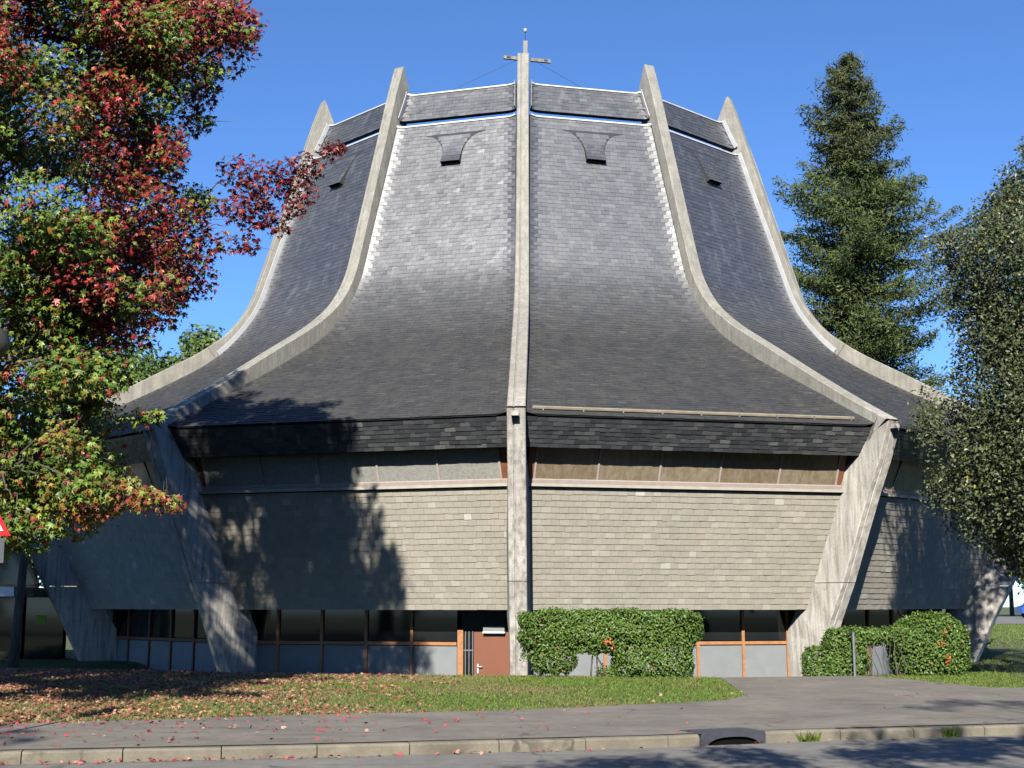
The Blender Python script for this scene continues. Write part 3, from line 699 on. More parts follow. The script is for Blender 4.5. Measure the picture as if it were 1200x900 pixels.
GRNS = [(.14, .235, .03), (.11, .19, .025), (.19, .27, .04), (.08, .15, .022)]
YELS = [(.26, .27, .04), (.30, .23, .035), (.21, .25, .04)]
ORNG = [(.30, .11, .03), (.28, .065, .025)]

# --- sweetgum at the left
TX, TY = -8.3, 19.3
gum = tag(empty('sweetgum_tree', (TX, TY, terrain(TX, TY).item())), 'tall sweetgum with red, yellow and green star leaves at the left edge', 'tree')
XR = np.array([(-320, 60), (-200, 190), (-100, 262), (0, 303), (45, 314), (90, 298), (110, 274), (155, 254), (200, 262), (300, 262), (330, 248), (360, 226), (390, 172), (420, 152), (480, 142), (520, 142), (560, 140), (580, 150), (600, 138), (620, 85), (640, 45)])
xr = lambda y: np.interp(y, XR[:, 0], XR[:, 1])
cl = []
tries = 0
while len(cl) < 610 and tries < 40000:
    tries += 1
    y = random.uniform(-320, 635); x = random.uniform(-420, 310); b = xr(y) + 14 * math.sin(y * .06) + 8 * math.sin(y * .13 + 2) + random.uniform(-16, 10)
    if x > b - 16: continue
    mir = -130 - (b + 130) * .9
    if x < mir: continue
    if x < -40 and random.random() < .3: continue
    edge = min(b - x, x - mir) / 83.; dp = min(3.4, .5 + edge * .85)
    Y = TY + random.uniform(-1, 1) * dp
    cl.append((x, y, at(x, y, Y), random.uniform(.32, .58) if b - x > 60 else random.uniform(.16, .40), 0))
for _ in range(26): cl.append((75, -90, np.array([random.uniform(-7.6, -5.7), random.uniform(18.6, 20.4), random.uniform(9.3, 12.8)]), random.uniform(.4, .6), 0))  # unseen clumps added above the view to close a gap in the wall shadow
for _ in range(85):
    y = random.uniform(310, 610); x = random.uniform(-50, xr(y) - 22); cl.append((x, y, at(x, y, TY + random.uniform(-2.2, 2.6)), random.uniform(.26, .46), 0))
for _ in range(46):
    y = random.uniform(90, 330); x = random.uniform(60, xr(y) - 26); cl.append((x, y, at(x, y, TY + random.uniform(-1.6, 2.4)), random.uniform(.24, .42), 0))
# long side branch and the low spurs
for x, y, Y, r_ in ((285, 205, 19.6, .36), (312, 218, 19.5, .34), (338, 205, 19.4, .30), (362, 195, 19.4, .24), (386, 178, 19.3, .16), (300, 250, 19.6, .30), (325, 262, 19.5, .20), (352, 225, 19.4, .24), (345, 245, 19.4, .16), (290, 285, 19.6, .2), (282, 240, 19.6, .34), (398, 172, 19.3, .10),
                   (170, 585, 17.6, .20), (190, 588, 17.6, .16), (205, 590, 17.6, .12), (145, 580, 17.7, .26), (120, 585, 17.8, .28), (95, 600, 17.8, .26), (160, 492, 18.2, .16), (185, 487, 18.2, .10), (60, 620, 18, .2), (42, 640, 18, .14), (12, 630, 18, .2)):
    cl.append((x, y, at(x, y, Y), r_, 1))
cl3 = np.array([q[2] for q in cl])
def lown(p, f, o): return math.sin(p[0] * f + o) * math.sin(p[1] * f * .9 + o * 1.7) + math.sin(p[2] * f * 1.1 + o * 2.3 + p[0] * .6)
L_in = [[], [], [], []]; L_out = [[], [], [], []]
for ci, (x, y, c, r_, sp) in enumerate(cl):
    out_ = x < -60 or y < -60; T_ = L_out if out_ else L_in
    k = int((300 if not out_ else 190) * (r_ / .45) ** 2) if not sp else int(300 * (r_ / .45) ** 1.6) + 10
    d_ = rng.normal(0, 1, (k, 3)); d_ /= np.linalg.norm(d_, axis=1, keepdims=True); rad_ = r_ * rng.uniform(.1, 1, (k, 1)) ** .45 * (1.12 if not sp else 1.25)
    T_[0].append(c + d_ * rad_ * np.array([1, 1, .8]))
    T_[1].append(d_ * .35 + rng.normal(0, .45, (k, 3)) + np.array([-.1, -.45, .55])); T_[2].append(rng.uniform(.036, .082, k) * (2.2 if out_ else 1))
    if y < 70: pr = (.70, .15, .12)
    elif x < 80 and y < 240: pr = (.10, .38, .50)
    elif x > 120 and y < 340: pr = (.62, .17, .17)
    elif x > 90 and y < 430: pr = (.28, .36, .33)
    elif y > 555 and x > 70: pr = (.20, .45, .25)
    elif x < 120: pr = (.10, .66, .22)
    else: pr = (.20, .50, .27)
    q = min(.985, max(0., .5 + .2 * lown(c, 1.0, .4) + random.uniform(-.3, .3))); base = REDS if q < pr[0] else (GRNS if q < pr[0] + pr[1] else (YELS if q < sum(pr) else ORNG))
    cc = palette(base, k) * random.uniform(.65, 1.15); mixm = rng.random(k) < .34; alt = palette(REDS + GRNS + YELS + GRNS + YELS + ORNG, k); cc[mixm] = alt[mixm]
    if sp and x > 270: cc = palette(REDS + [(.08, .012, .018)] * 5, k) * .8
    if sp and y > 560 and x > 90: cc = palette(ORNG + YELS + [(.40, .15, .08), (.30, .05, .04)], k)
    T_[3].append(cc)
P, NN, SZ, CC = [np.concatenate(q) for q in L_in]
scatter(star(), P, SZ, NN, rng.uniform(-.9, .9, len(P)) + math.pi, CC, 'crown', M['gumleaf'], gum, 'stuff')
P, NN, SZ, CC = [np.concatenate(q) for q in L_out]
scatter(oval(), P, SZ, NN, rng.uniform(0, 6.28, len(P)), CC, 'upper_crown', M['gumleaf'], gum, 'stuff')
tz = terrain(TX, TY).item()
trk = B().tube([(TX, TY, tz - .2), (TX, TY, tz + .3), (TX + .05, TY, 3), (TX - .05, TY + .1, 7), (TX + .1, TY, 11), (TX, TY, 14.5)], [.26, .19, .17, .14, .08, .02], 12).done('trunk', M['bark'], gum, True)
bb = B()
def limbs(bb, cl, ax_x, ax_y, zlo, zhi, nmaj, drop, rr0=.010, tail=0):
    """major limbs from the trunk, lesser ones from the nearest major limb end"""
    cs = np.array([c for c in cl]); maj = list(range(0, len(cs) - tail, max(1, len(cs) // nmaj)))
    for i in range(len(cs)):
        c = cs[i]
        if i in maj: stt = np.array([ax_x, ax_y, min(zhi, max(zlo, c[2] - drop * math.hypot(c[0] - ax_x, c[1] - ax_y)))]); r0 = .014
        elif i >= len(cs) - tail:      # outlying sprays grow from the next clump inwards
            hd = np.hypot(cs[:, 0] - ax_x, cs[:, 1] - ax_y); dd = np.linalg.norm(cs - c, axis=1) + np.where(hd < hd[i] - .12, 0, 1e3); stt = cs[int(np.argmin(dd))]; r0 = .007
        else:
            dd = np.linalg.norm(cs[maj] - c, axis=1); stt = cs[maj[int(np.argmin(dd))]] + rng.normal(0, .1, 3); r0 = .006
        L = np.linalg.norm(c - stt) + 1e-6
        bb.tube(branch_curve(stt, c, .1 * L, 6), list(np.linspace(r0 + rr0 * L ** .5, .004, 6)), 5, False)
        for _ in range(4):
            q = c + rng.normal(0, .15, 3); bb.tube([c, (c + q) / 2 + rng.normal(0, .03, 3), q], [.005, .004, .0025], 4, False)
limbs(bb, [q[2] for q in cl], TX, TY, 2.2, 13.6, 70, .5, .010, 25)
tag(bb.done('branches', M['bark'], gum), kind='stuff')

# --- small-leaved tree leaning in from the right
BX, BY = 12.3, 27.0
bir = tag(empty('alder_tree', (BX, BY, terrain(BX, BY).item())), 'small leaved green tree hanging in at the right edge', 'tree')
XL = np.array([(-260, 1400), (-60, 1330), (60, 1265), (120, 1222), (165, 1192), (200, 1172), (240, 1142), (300, 1112), (350, 1096), (400, 1100), (450, 1094), (500, 1104), (540, 1092), (580, 1100), (620, 1112), (645, 1135), (665, 1165), (690, 1230)])
xl = lambda y: np.interp(y, XL[:, 0], XL[:, 1])
P, NN, SZ, CC, bc = [], [], [], [], []
t_ = 0
while len(bc) < 560 and t_ < 40000:
    t_ += 1
    y = random.uniform(-260, 690); x = random.uniform(1085, 1660); b = xl(y) - 14 + 30 * math.sin(y * .045 + 1) * math.sin(y * .017) + random.uniform(-8, 22)
    if x < b + 14 or x > 2700 - b - 20: continue
    if x > 1240 and random.random() < .8: continue
    Y = BY + random.uniform(-1, 1) * min(2.6, .5 + (x - b) / 60. * .9); bc.append((x, y, at(x, y, Y), random.uniform(.32, .56) if x - b > 70 else random.uniform(.15, .36)))
for x, y, c, r_ in bc:
    k = int(340 * (r_ / .45) ** 1.7 * (1 if x < 1230 else .45)); d_ = rng.normal(0, 1, (k, 3)); d_ /= np.linalg.norm(d_, axis=1, keepdims=True)
    p = c + d_ * r_ * 1.3 * rng.uniform(.05, 1, (k, 1)) ** .6 * np.array([.9, .9, 1.5]); P.append(p); NN.append(rng.normal(0, .7, (k, 3)) + np.array([0, -.35, .45]))
    SZ.append(rng.uniform(.06, .105, k) * (1 if x < 1230 else 1.5)); c_ = palette([(.105, .13, .055), (.08, .105, .042), (.135, .155, .075), (.065, .085, .036)], k); yl = rng.random(k) < .02; c_[yl] = palette([(.33, .30, .05)], int(yl.sum())); CC.append(c_)
P = np.concatenate(P); scatter(oval(), P, np.concatenate(SZ), np.concatenate(NN), rng.uniform(0, 6.28, len(P)), np.concatenate(CC), 'crown', M['leaf'], bir, 'stuff')
bz = terrain(BX, BY).item(); B().tube([(BX, BY, bz - .2), (BX, BY, 2), (BX - .1, BY, 5), (BX - .1, BY, 15.3)], [.22, .18, .14, .03], 10).done('trunk', M['bark'], bir, True)
bb = B()
limbs(bb, [q[2] for q in bc], BX, BY, 2., 14.5, 40, -.1, .006)
tag(bb.done('branches', M['bark'], bir), kind='stuff')

# --- redwood behind the church
def conifer(px, top_y, Y, half_px, name, label):
    T = at(px, top_y, Y); x0 = at(px, 600, Y)[0]; gz = terrain(x0, Y).item(); H = T[2] - gz
    root = tag(empty(name, (x0, Y, gz)), label, 'tree')
    tp = [(x0, Y, gz - .3), (x0, Y, gz + H * .3), (x0 + .15, Y, gz + H * .65), (x0, Y, gz + H * .97)]
    B().tube(tp, [.62, .45, .24, .03], 10).done('trunk', M['bark_red'], root, True)
    P, NN, SZ, CC, SP = [], [], [], [], []; bb = B()
    z = gz + H * .18; Rm = half_px / FPX * Y
    while z < gz + H:
        f = (z - gz) / H; rad_ = Rm * (min(1, (1 - f) / .34) ** .72 + .04)
        for _ in range(7 if f < .9 else 5):
            if random.random() < .1: continue
            az = random.uniform(0, 6.283); L = rad_ * random.choice([.4, .6, .75, .9, 1.22]) * random.uniform(.85, 1.12); dr = np.array([math.cos(az), math.sin(az), 0])
            st = np.array([x0, Y, z]); up = random.uniform(-.05, .22) * (1 if f > .5 else .4); tip = st + dr * L + np.array([0, 0, L * up]); mid = st + dr * L * .55 + np.array([0, 0, -.12 * L])
            pts = [st, mid, tip]; bb.tube(pts, [.05 * (1 - f) + .015, .03 * (1 - f) + .01, .006], 4, False)
            k = int(270 * L / 2.6) + 50; t = rng.uniform(.12, 1.04, k); a_ = (1 - t)[:, None]; t1 = t[:, None]
            c = a_ ** 2 * st + 2 * a_ * t1 * (mid + np.array([0, 0, -.05 * L])) + t1 ** 2 * tip
            wd = .10 * L * (1.15 - t) + .16; side = np.array([-dr[1], dr[0], 0]); off = rng.normal(0, 1, k) * wd * 1.6
            c = c + side * off[:, None] + np.stack([0 * t, 0 * t, -np.abs(off) * .35 - rng.uniform(0, .28, k)], 1) + rng.normal(0, .06, (k, 3)); P.append(c)
            NN.append(np.array([0, -.35, .5]) + rng.normal(0, .5, (k, 3))); SZ.append(rng.uniform(.15, .32, k)); SP.append(rng.uniform(0, 6.28, k))
            g = random.uniform(.75, 1.3); cc = palette([(.072, .10, .028), (.09, .12, .035), (.11, .14, .042), (.056, .08, .025)], k) * g
            if f > .8: cc = cc * .6 + np.array([.06, .055, .03]) * .5
            CC.append(cc)
        z += H * .0115
    P = np.concatenate(P); scatter(needle(), P, np.concatenate(SZ), np.concatenate(NN), np.concatenate(SP), np.concatenate(CC), 'crown', M['needle'], root, 'stuff')
    tag(bb.done('branches', M['bark_red'], root), kind='stuff')
    tw = B(); tt = np.array([x0 + .55, Y, T[2] - 2.2])
    tw.tube([tt, tt + np.array([.1, 0, 2.3])], [.03, .008], 5)
    for j in range(12): s_ = tt + np.array([.05, 0, .5 + j * .14]); tw.tube([s_, s_ + np.array([random.uniform(-.5, .5), random.uniform(-.3, .3), random.uniform(.1, .35)])], [.012, .004], 4)
    tw.done('dead_top', M['bark_pale'], root)
conifer(1015, 62, 62.0, 99, 'redwood_tree', 'tall dark green conifer behind the right side of the church')

def round_tree(x0, Y, H, rad_, n, label, cols, size=.3, name='broadleaf_tree', group=None, per=140, zf=.35):
    gz = terrain(x0, Y).item(); root = tag(empty(name, (x0, Y, gz)), label, 'tree', group); P, NN, SZ, CC = [], [], [], []
    bb = B()
    for _ in range(n):
        d_ = rng.normal(0, 1, 3); d_ /= np.linalg.norm(d_); c = np.array([x0, Y, gz + H * (zf + .5 * (1 - zf))]) + d_ * rng.uniform(.45, 1) * np.array([rad_, rad_, H * (1 - zf) * .5]) * .85
        cr_ = rad_ * random.uniform(.2, .34); k = per; q = rng.normal(0, 1, (k, 3)); q /= np.linalg.norm(q, axis=1, keepdims=True)
        P.append(c + q * cr_ * rng.uniform(.2, 1, (k, 1)) ** .5); NN.append(q * .5 + rng.normal(0, .5, (k, 3)) + np.array([0, -.2, .5])); SZ.append(rng.uniform(.6, 1.2, k) * size); CC.append(palette(cols, k) * random.uniform(.8, 1.2))
        bb.tube(branch_curve((x0, Y, gz + H * .35), c, 0, 4), [.08, .06, .04, .015], 4, False)
    P = np.concatenate(P); scatter(oval(), P, np.concatenate(SZ), np.concatenate(NN), rng.uniform(0, 6.28, len(P)), np.concatenate(CC), 'crown', M['leaf'], root, 'stuff')
    B().tube([(x0, Y, gz - .2), (x0, Y, gz + H * .3), (x0 + .2, Y, gz + H * .75)], [.3, .22, .06], 8).done('trunk', M['bark'], root, True); tag(bb.done('branches', M['bark'], root), kind='stuff')
G1 = [(.10, .16, .03), (.13, .19, .04), (.08, .13, .025)]; G2 = [(.035, .06, .018), (.05, .08, .02), (.06, .09, .03)]
gx = at(205, 500, 78)[0]; round_tree(gx, 78, 19.0, 4.2, 70, 'bright green tree peeking over the left roof slope', G1, .34, per=260, zf=.2)
gx = at(150, 500, 84)[0]; round_tree(gx, 84, 18.4, 4.6, 60, 'paler green tree left of the bright one behind the roof', [(.14, .19, .05), (.11, .16, .04)], .34, per=220, zf=.2)
for j, (px, Y, H, rd, lb) in enumerate(((1185, 165, 15, 7, 'far dark tree across the street beside the blue van'), (1225, 158, 12, 6, 'far dark tree right of the blue van'), (1120, 175, 20, 8, 'far dark tree hidden behind the outer right rib'), (1290, 170, 18, 8, 'far dark tree beyond the right edge'), (40, 120, 12, 7, 'far dark tree behind the entrance annex'), (-60, 110, 14, 8, 'far dark tree left of the entrance annex'))):
    round_tree(at(px, 700, Y)[0], Y, H, rd, 26, lb, G2, .6, per=120, zf=.16)
round_tree(-13.4, 20.4, 17.5, 5.2, 170, 'unseen autumn tree added left of the view to shade the church', [(.2, .05, .03), (.1, .13, .03), (.16, .16, .04)], .2, per=330, zf=.2)  # added out of view only to throw shade on the left bays
ORD = ('first', 'second', 'third', 'fourth', 'fifth', 'sixth', 'seventh', 'eighth', 'ninth')
for q_ in range(9):  # unseen row added behind the camera, tall enough to cut the sky fill
    x_ = -48 + 12 * q_; y_ = -19 + .006 * x_ * x_
    round_tree(x_, y_, 21 + (q_ * 7 % 4), 7.6, 80, ORD[q_] + ' of the unseen trees added across the road to block low sky light', G2, .75, per=110, zf=.06, group='trees across the road')
# slim trunk by the annex
sx = at(18, 770, 30.5)[0]; sz_ = terrain(sx, 30.5).item()
slim = tag(empty('slim_tree', (sx, 30.5, sz_)), 'slim dark trunk in front of the entrance annex', 'tree')
B().tube([(sx - .05, 30.5, sz_ - .2), (sx, 30.5, sz_ + 1), (sx + .1, 30.5, 3.2), (sx + .12, 30.5, 6.5)], [.13, .105, .09, .03], 8).done('trunk', M['bark'], slim, True)
k = 2500; P = np.array([sx + .1, 30.0, 5.0]) + rng.normal(0, 1, (k, 3)) * np.array([.7, .5, .9]); scatter(oval(), P, rng.uniform(.06, .1, k), rng.normal(0, .6, (k, 3)) + np.array([0, -.3, .5]), rng.uniform(0, 6, k), palette(GRNS, k), 'crown', M['leaf'], slim, 'stuff')
# tree behind the photographer, it shades the road
RX, RY = 6.5, -5.5
sh = tag(empty('roadside_tree', (RX, RY, 0)), 'broad tree behind the camera that shades the road', 'tree')
P, NN, SZ, CC = [], [], [], []; bb = B(); ts = 1 / math.tan(R(SUN_EL)); tn = math.tan(R(SUN_AZ))
def shade_clump(X, Ysh, z, r_, k):
    Y = Ysh - z * ts * math.cos(R(SUN_AZ)); c = np.array([X - z * ts * math.sin(R(SUN_AZ)), Y, z]); q = rng.normal(0, 1, (k, 3)); q /= np.linalg.norm(q, axis=1, keepdims=True)
    P.append(c + q * r_ * rng.uniform(.1, 1, (k, 1)) ** .5); NN.append(rng.normal(0, .6, (k, 3)) + np.array([0, 0, .6])); SZ.append(rng.uniform(.09, .15, k)); CC.append(palette(G2, k))
    bb.tube(branch_curve((RX, RY, max(3, z - 2.5)), c, .3, 5), [.06, .05, .035, .02, .008], 5, False)
for _ in range(95):
    X = random.uniform(-.6, 12); edge = 14.45 + .62 * (X + .9) - (.35 if X < 3 else 0); edge = min(edge, 17.0 + .25 * (X - 3)); Ysh = edge - abs(random.gauss(0, 1.6)) - .45; shade_clump(X, Ysh, random.uniform(6.0, 8.6), random.uniform(.3, .6), 150)
for _ in range(16): shade_clump(random.uniform(5.6, 11), random.uniform(20.3, 22.0), random.uniform(11.5, 13.5), random.uniform(.3, .55), 110)
P = np.concatenate(P); scatter(oval(), P, np.concatenate(SZ), np.concatenate(NN), rng.uniform(0, 6.28, len(P)), np.concatenate(CC), 'crown', M['leaf'], sh, 'stuff')
B().tube([(RX, RY, -.2), (RX, RY, 4), (RX, RY, 12)], [.35, .28, .08], 10).done('trunk', M['bark'], sh, True); tag(bb.done('branches', M['bark'], sh), kind='stuff')

# ------------------------------------------------------------------ hedges
def hedge(name, label, boxes, ncl, stems, leafs, orange=(), pw=7.):
    """boxes: list of (x0,x1,y0,y1,z0,z1,n) rounded leafy blocks"""
    c0 = np.array([np.mean([b[0] for b in boxes] + [b[1] for b in boxes]), boxes[0][2], 0]); c0[2] = terrain(c0[0], c0[1]).item()
    root = tag(empty(name, c0), label, 'hedge'); P, NN, SZ, CC = [], [], [], []
    for x0, x1, y0, y1, z0, z1, n in boxes:
        n = int(n * 1.5)
        q = rng.uniform(-1, 1, (n, 3)); m_ = np.argmax(np.abs(q) * np.array([1, .9, 1.0]), 1); sgn = np.sign(q[np.arange(n), m_]); dep = 1 - rng.exponential(.12, n); q[np.arange(n), m_] = sgn * np.clip(dep, -.2, 1.03)
        # rounded block with lumps
        rn = (np.abs(q) ** pw).sum(1) ** (1 / pw); q = q / np.maximum(rn, 1)[:, None] * np.where(rn > 1, 1.0, 1.0)[:, None]
        lump = .35 * (.05 * np.sin(q[:, 0] * (x1 - x0) * 4.1 + q[:, 2] * 5) + .05 * np.sin(q[:, 2] * 6 + q[:, 0] * 9 + 1.3) + .03 * np.sin(q[:, 0] * 31))
        hs_ = np.array([(x1 - x0) / 2, (y1 - y0) / 2, (z1 - z0) / 2]); p = np.array([(x0 + x1) / 2, (y0 + y1) / 2, (z0 + z1) / 2]) + q * (hs_ + lump[:, None]) + rng.normal(0, .025, (n, 3))
        P.append(p); nr = q ** 3 + rng.normal(0, .45, (n, 3)) + np.array([0, -.1, .35]); NN.append(nr); SZ.append(rng.uniform(.042, .07, n)); cc = palette([(.088, .16, .028), (.11, .19, .035), (.14, .22, .045), (.065, .12, .022)], n)
        br = rng.random(n) < .012; cc[br] = palette([(.22, .12, .04)], int(br.sum())); CC.append(cc)
    for x, y, z, r_ in orange:
        n = 7; P.append(np.array([x, y, z]) + rng.normal(0, r_, (n, 3))); NN.append(rng.normal(0, .5, (n, 3)) + np.array([0, -1, .3])); SZ.append(rng.uniform(.05, .08, n)); CC.append(palette([(.50, .13, .03), (.42, .09, .03)], n))
    P = np.concatenate(P); scatter(oval(), P, np.concatenate(SZ), np.concatenate(NN), rng.uniform(0, 6.28, len(P)), np.concatenate(CC), 'foliage', M['glossleaf'], root, 'stuff')
    for (xa, ya, za, xb_, yb_, zb_, r_) in stems:
        B().tube(branch_curve((xa, ya, za), (xb_, yb_, zb_), 0, 5), list(np.linspace(r_, r_ * .5, 5)), 6).done('stem', M['bark'], root, True)
HY = 26.2
hx = lambda p: (p - 617.4) / FPX * HY * 1.0
st = []
for p in (630, 655, 661, 690, 697, 705, 741, 806, 634, 645):
    x = hx(p); z = terrain(x, HY + .3).item(); st.append((x, HY + .3, z - .05, x + random.uniform(-.12, .12), HY + .35, z + random.uniform(.7, 1.0), random.uniform(.018, .035)))
op = at(718, 752, HY - .05)
hedge('hedge', 'long clipped green hedge below the right front wall, bare stems at its foot',
      [(hx(609), hx(820), HY, HY + 1.0, .86, 1.49, 17000), (hx(624), hx(672), HY + .1, HY + .8, .35, .95, 2600), (hx(668), hx(722), HY + .1, HY + .9, .72, .95, 1600), (hx(717), hx(808), HY + .0, HY + .9, .27, 1.0, 6500), (hx(700), hx(725), HY + .2, HY + .8, .25, .42, 350), (hx(612), hx(640), HY + .2, HY + .8, .6, .95, 700)], 0, st, 0,
      [(op[0], HY - .02, op[2], .05), (op[0] - .12, HY - .02, op[2] + .02, .03)])
SY = 26.9; hx2 = lambda p: (p - 617.4) / FPX * SY
st = []
for p in (990, 1012, 1018, 1024, 1030, 1034, 1040, 1046):
    x = hx2(p); z = terrain(x, SY).item(); st.append((x, SY, z - .05, x + random.uniform(-.22, .05), SY + .1, z + random.uniform(.6, .95), random.uniform(.008, .016)))
hedge('shrub', 'low rounded shrub beside the handrail at the right rib foot', [(hx2(938), hx2(985), SY, SY + .8, .10, .80, 2600), (hx2(962), hx2(1012), SY, SY + .9, .1, 1.16, 4200), (hx2(985), hx2(1045), SY + .05, SY + .9, .85, 1.15, 1800)], 0, st, 0, (), 2.8)
o1 = at(1107, 741, SY - .1)
hedge('shrub', 'bushier shrub with a few orange leaves beside the outer right rib', [(hx2(1042), hx2(1133), SY + .1, SY + 1.1, .12, 1.36, 8800), (hx2(1064), hx2(1118), SY, SY + 1.1, .5, 1.46, 3200), (hx2(1040), hx2(1075), SY + .1, SY + 1, .75, 1.2, 1500)], 0,
      [(hx2(1042), SY + .3, .1, hx2(1046), SY + .3, .8, .02), (hx2(1052), SY + .3, .1, hx2(1050), SY + .3, .8, .02)], 0, [(o1[0], SY - .03, o1[2], .05), (o1[0] - .05, SY - .03, o1[2] - .2, .05), (o1[0] + .06, SY - .03, o1[2] - .5, .04)], 2.8)

# steps and handrail down to the ground floor door
steps = tag(empty('stairs', (4.9, 27.3, BASE)), 'concrete steps going down from the path to the church', 'stairs')
for j in range(7): B().box((4.85, 27.38 + j * .3, (BASE + .2 - j * .175) / 2 + .0), (2.3, .3, .2 - j * .175 - BASE)).done('step', M['kerb'], steps)
hr = tag(empty('handrail', (6.25, 26.75, .2)), 'dark metal handrail post beside the shrubs', 'handrail')
p0 = at(1000, 741, 26.7); g0 = terrain(p0[0], 26.7).item(); p1 = at(946, 786, 28.6)
B().tube([(p0[0], p0[1], g0 - .1), p0], .028, 8).done('post', M['metal'], hr); B().tube([p0, p1], .02, 8).done('rail', M['rail'], hr); B().tube([(p1[0], p1[1], BASE), p1], .022, 8).done('post', M['metal'], hr)

# ------------------------------------------------------------------ sign, lamp, van
SX, SYY = at(-14, 600, 15.6)[0], 15.6
sg = tag(empty('road_sign', (SX, SYY, .13)), 'red bordered white warning triangle cut by the left edge', 'sign')
B().tube([(SX, SYY + .03, .1), (SX, SYY + .03, 3.1)], .03, 10).done('pole', M['metal'], sg)
ra = R(38); ax = np.array([math.cos(ra), math.sin(ra), 0]); ay = np.array([-math.sin(ra), math.cos(ra), 0]); c_ = np.array([SX, SYY - .02, EYE + .95])
def tri(s_, off, th):
    V = []
    for o_ in (off, off - th):
        for k in range(3): q = R(90 + 120 * k); V.append(c_ + ax * s_ * math.cos(q) + np.array([0, 0, s_ * math.sin(q)]) + ay * o_)
    return V, [(0, 1, 2), (5, 4, 3), (0, 3, 4, 1), (1, 4, 5, 2), (2, 5, 3, 0)]
pl = mesh('plate', *tri(.32, -.0, .012), M['sign_red'], sg); mesh('white_field', *tri(.215, -.014, .004), M['sign_white'], pl)
B().box(c_ + np.array([0, 0, -.33]), (.42, .012, .28), [ax, ay, np.array([0, 0, 1.])]).done('lower_plate', M['metal'], sg)
lx = at(-9, 402, 16.5)
lp = tag(empty('street_lamp', (lx[0] - .05, 16.5, .13)), 'street lamp with dark round globe cut by the left edge', 'lamp')
B().tube([(lx[0], 16.5, .1), (lx[0], 16.5, lx[2] - .18)], [.05, .035], 10).done('post', M['rail'], lp); B().lathe(lx, [(0, -.21), (.12, -.18), (.2, -.07), (.21, .02), (.17, .14), (.08, .2), (0, .21)], 20).done('globe', M['globe'], lp, True)
vx, vy = at(1222, 705, 135)[0], 135.; vz = terrain(vx, vy).item() + .03
van = tag(empty('parked_van', (vx, vy, vz)), 'blue van parked far off across the street at right', 'van')
pr = [(-2.4, .45), (-2.4, 1.05), (-1.7, 1.25), (-1.0, 2.1), (2.3, 2.15), (2.45, 1.2), (2.45, .45)]; n = len(pr)
V = [(vx + a_, vy + s_, vz + b_) for s_ in (-.95, .95) for a_, b_ in pr]
mesh('body', V, [tuple(range(n)), tuple(range(2 * n - 1, n - 1, -1))] + [(i, n + i, n + (i + 1) % n, (i + 1) % n) for i in range(n)], M['blue'], van)
B().add([(vx - 1.25, vy - .96, vz + 1.3), (vx + 2.2, vy - .96, vz + 1.3), (vx + 2.2, vy - .96, vz + 1.95), (vx - .8, vy - .96, vz + 1.95)], [(0, 1, 2, 3)]).done('side_window', M['glass'], van)
for x_ in (-1.5, 1.5):
    for s_ in (-.85, .85): B().tube([(vx + x_, vy + s_ - .1, vz + .33), (vx + x_, vy + s_ + .1, vz + .33)], .33, 14).done('wheel', M['tyre'], van)

# ------------------------------------------------------------------ grass and fallen leaves
def lawn_mask(x, y): return (y > lawn_y(x) - .03 + .05 * np.sin(x * 9.) + .03 * np.sin(x * 23.)) & ((np.hypot(x, y - 46) > 16.2) | (np.abs(x) > 9))
def blades(x, y, h, name):
    n = len(x); z = terrain(x, y); a = rng.uniform(0, 6.28, n); wd = rng.uniform(.006, .012, n) * (1 + (y > 30) * 1.2); le = rng.normal(0, .8, (n, 2)) * h[:, None]
    V = np.zeros((n, 3, 3)); V[:, 0] = np.stack([x - np.cos(a) * wd, y - np.sin(a) * wd, z - .005], 1); V[:, 1] = np.stack([x + np.cos(a) * wd, y + np.sin(a) * wd, z - .005], 1); V[:, 2] = np.stack([x + le[:, 0], y + le[:, 1], z + h], 1)
    dry = np.clip(1.1 - (x + 7) * .13 + .35 * np.sin(x * 1.3 + y * .9) + .25 * np.sin(x * .7 - y * 2.1) + .15 * (y - 21) * .3, 0, 1)
    dry = np.where(x > 3, .12, dry) * rng.uniform(.5, 1.3, n); dry = np.clip(dry, 0, 1)[:, None]
    g = palette([(.15, .23, .035), (.18, .27, .045), (.13, .20, .03)], n); d = palette([(.28, .23, .10), (.23, .20, .08), (.33, .28, .13)], n); c = g * (1 - dry) + d * dry
    return tag(mesh(name, V.reshape(-1, 3), np.arange(3 * n).reshape(-1, 3), M['grass'], None, np.repeat(c, 3, 0)), kind='stuff')
n = 260000; x = rng.uniform(-13, 9.5, n); y = rng.uniform(15.5, 29.5, n); k = lawn_mask(x, y) & (y < 29.3); x, y = x[k], y[k]
tag(blades(x, y, rng.uniform(.015, .045, len(x)), 'grass'), 'short mown grass with dry patches on the bank', 'grass')
n = 60000; x = rng.uniform(8, 34, n); y = rng.uniform(24, 92, n); k = lawn_mask(x, y) & (np.abs(x / y - .36) < .1); x, y = x[k], y[k]
tag(blades(x, y, rng.uniform(.04, .09, len(x)), 'grass'), 'bright mown grass right of the church', 'grass')
x = rng.uniform(3.2, 5.4, 700); y = kerb_y(x); k = (np.abs(x - 3.35) < .12) | (np.abs(x - 5.2) < .10); x, y = x[k], kerb_y(x[k]) - rng.uniform(.0, .05, int(k.sum()))
n = len(x); hh = rng.uniform(.06, .16, n); aa = rng.uniform(0, 6.28, n); V = np.zeros((n, 3, 3)); V[:, 0] = np.stack([x - np.cos(aa) * .01, y - np.sin(aa) * .01, 0 * x], 1); V[:, 1] = np.stack([x + np.cos(aa) * .01, y + np.sin(aa) * .01, 0 * x], 1); V[:, 2] = np.stack([x + rng.normal(0, .05, n), y - rng.uniform(0, .08, n), hh], 1)
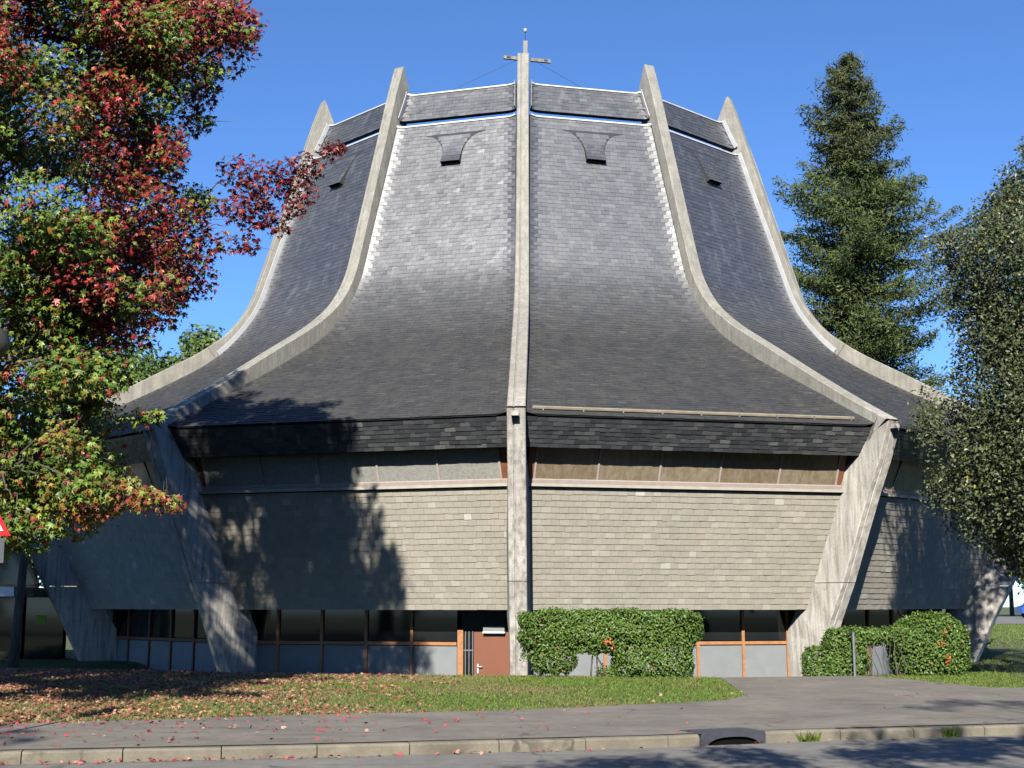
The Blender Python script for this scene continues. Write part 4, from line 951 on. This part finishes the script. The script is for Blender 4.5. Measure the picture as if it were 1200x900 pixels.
tag(mesh('weeds', V.reshape(-1, 3), np.arange(3 * n).reshape(-1, 3), M['grass'], None, np.repeat(palette([(.14, .22, .04), (.18, .24, .05)], n), 3, 0)), 'grass tufts growing from the kerb joint right of the drain', 'weeds', kind='stuff')
def litter(x, y, lift, name, label, dens_cols):
    n = len(x); z = np.where(y < kerb_y(x), 0.0, np.maximum(terrain(x, y), .13)) + lift + rng.uniform(0, .02, n)
    nr = rng.normal(0, .42, (n, 3)) + np.array([0, -.1, 1]); o = scatter(star(), np.stack([x, y, z], 1), rng.uniform(.026, .052, n), nr, rng.uniform(0, 6.28, n), palette(dens_cols, n), name, M['dry'], None)
    return tag(o, label, 'leaves', kind='stuff')
DRY = [(.30, .115, .07), (.36, .19, .11), (.24, .075, .05), (.42, .27, .16), (.20, .10, .06), (.30, .06, .05), (.33, .22, .13)]
PINK = [(.40, .055, .07), (.33, .04, .055), (.42, .12, .11), (.48, .25, .18), (.28, .05, .05)]
n = 95000; x = rng.uniform(-13, 4, n); y = rng.uniform(15.5, 29, n); pr = np.clip(1.05 - (x + 9) * .13, .015, 1) * np.clip(.55 + .45 * np.sin(x * 2.1 + 1) * np.sin(y * 1.7), .1, 1); k = lawn_mask(x, y) & (rng.random(n) < pr); litter(x[k], y[k], .028, 'fallen_leaves', 'red and tan leaves fallen on the lawn', DRY)
n = 1500; x = rng.uniform(-9, 8, n); f = rng.beta(1.0, .55, n); y = kerb_y(x) + .1 + (np.minimum(lawn_y(x), kerb_y(x) + 5) - kerb_y(x)) * f; pr = np.clip(.95 - (x + 6) * .11, .025, 1); k = rng.random(n) < pr * .75; litter(x[k], y[k], .018, 'fallen_leaves', 'pink red leaves scattered on the pavement', PINK)
n = 420; x = rng.uniform(-8, 4.5, n); y = kerb_y(x) - np.abs(rng.normal(.0, .07, n)) - .03; pr = np.clip(.9 - (x + 6) * .11, .05, 1); k = rng.random(n) < pr; litter(x[k], y[k], .012, 'fallen_leaves', 'leaves gathered in the gutter along the kerb', PINK)
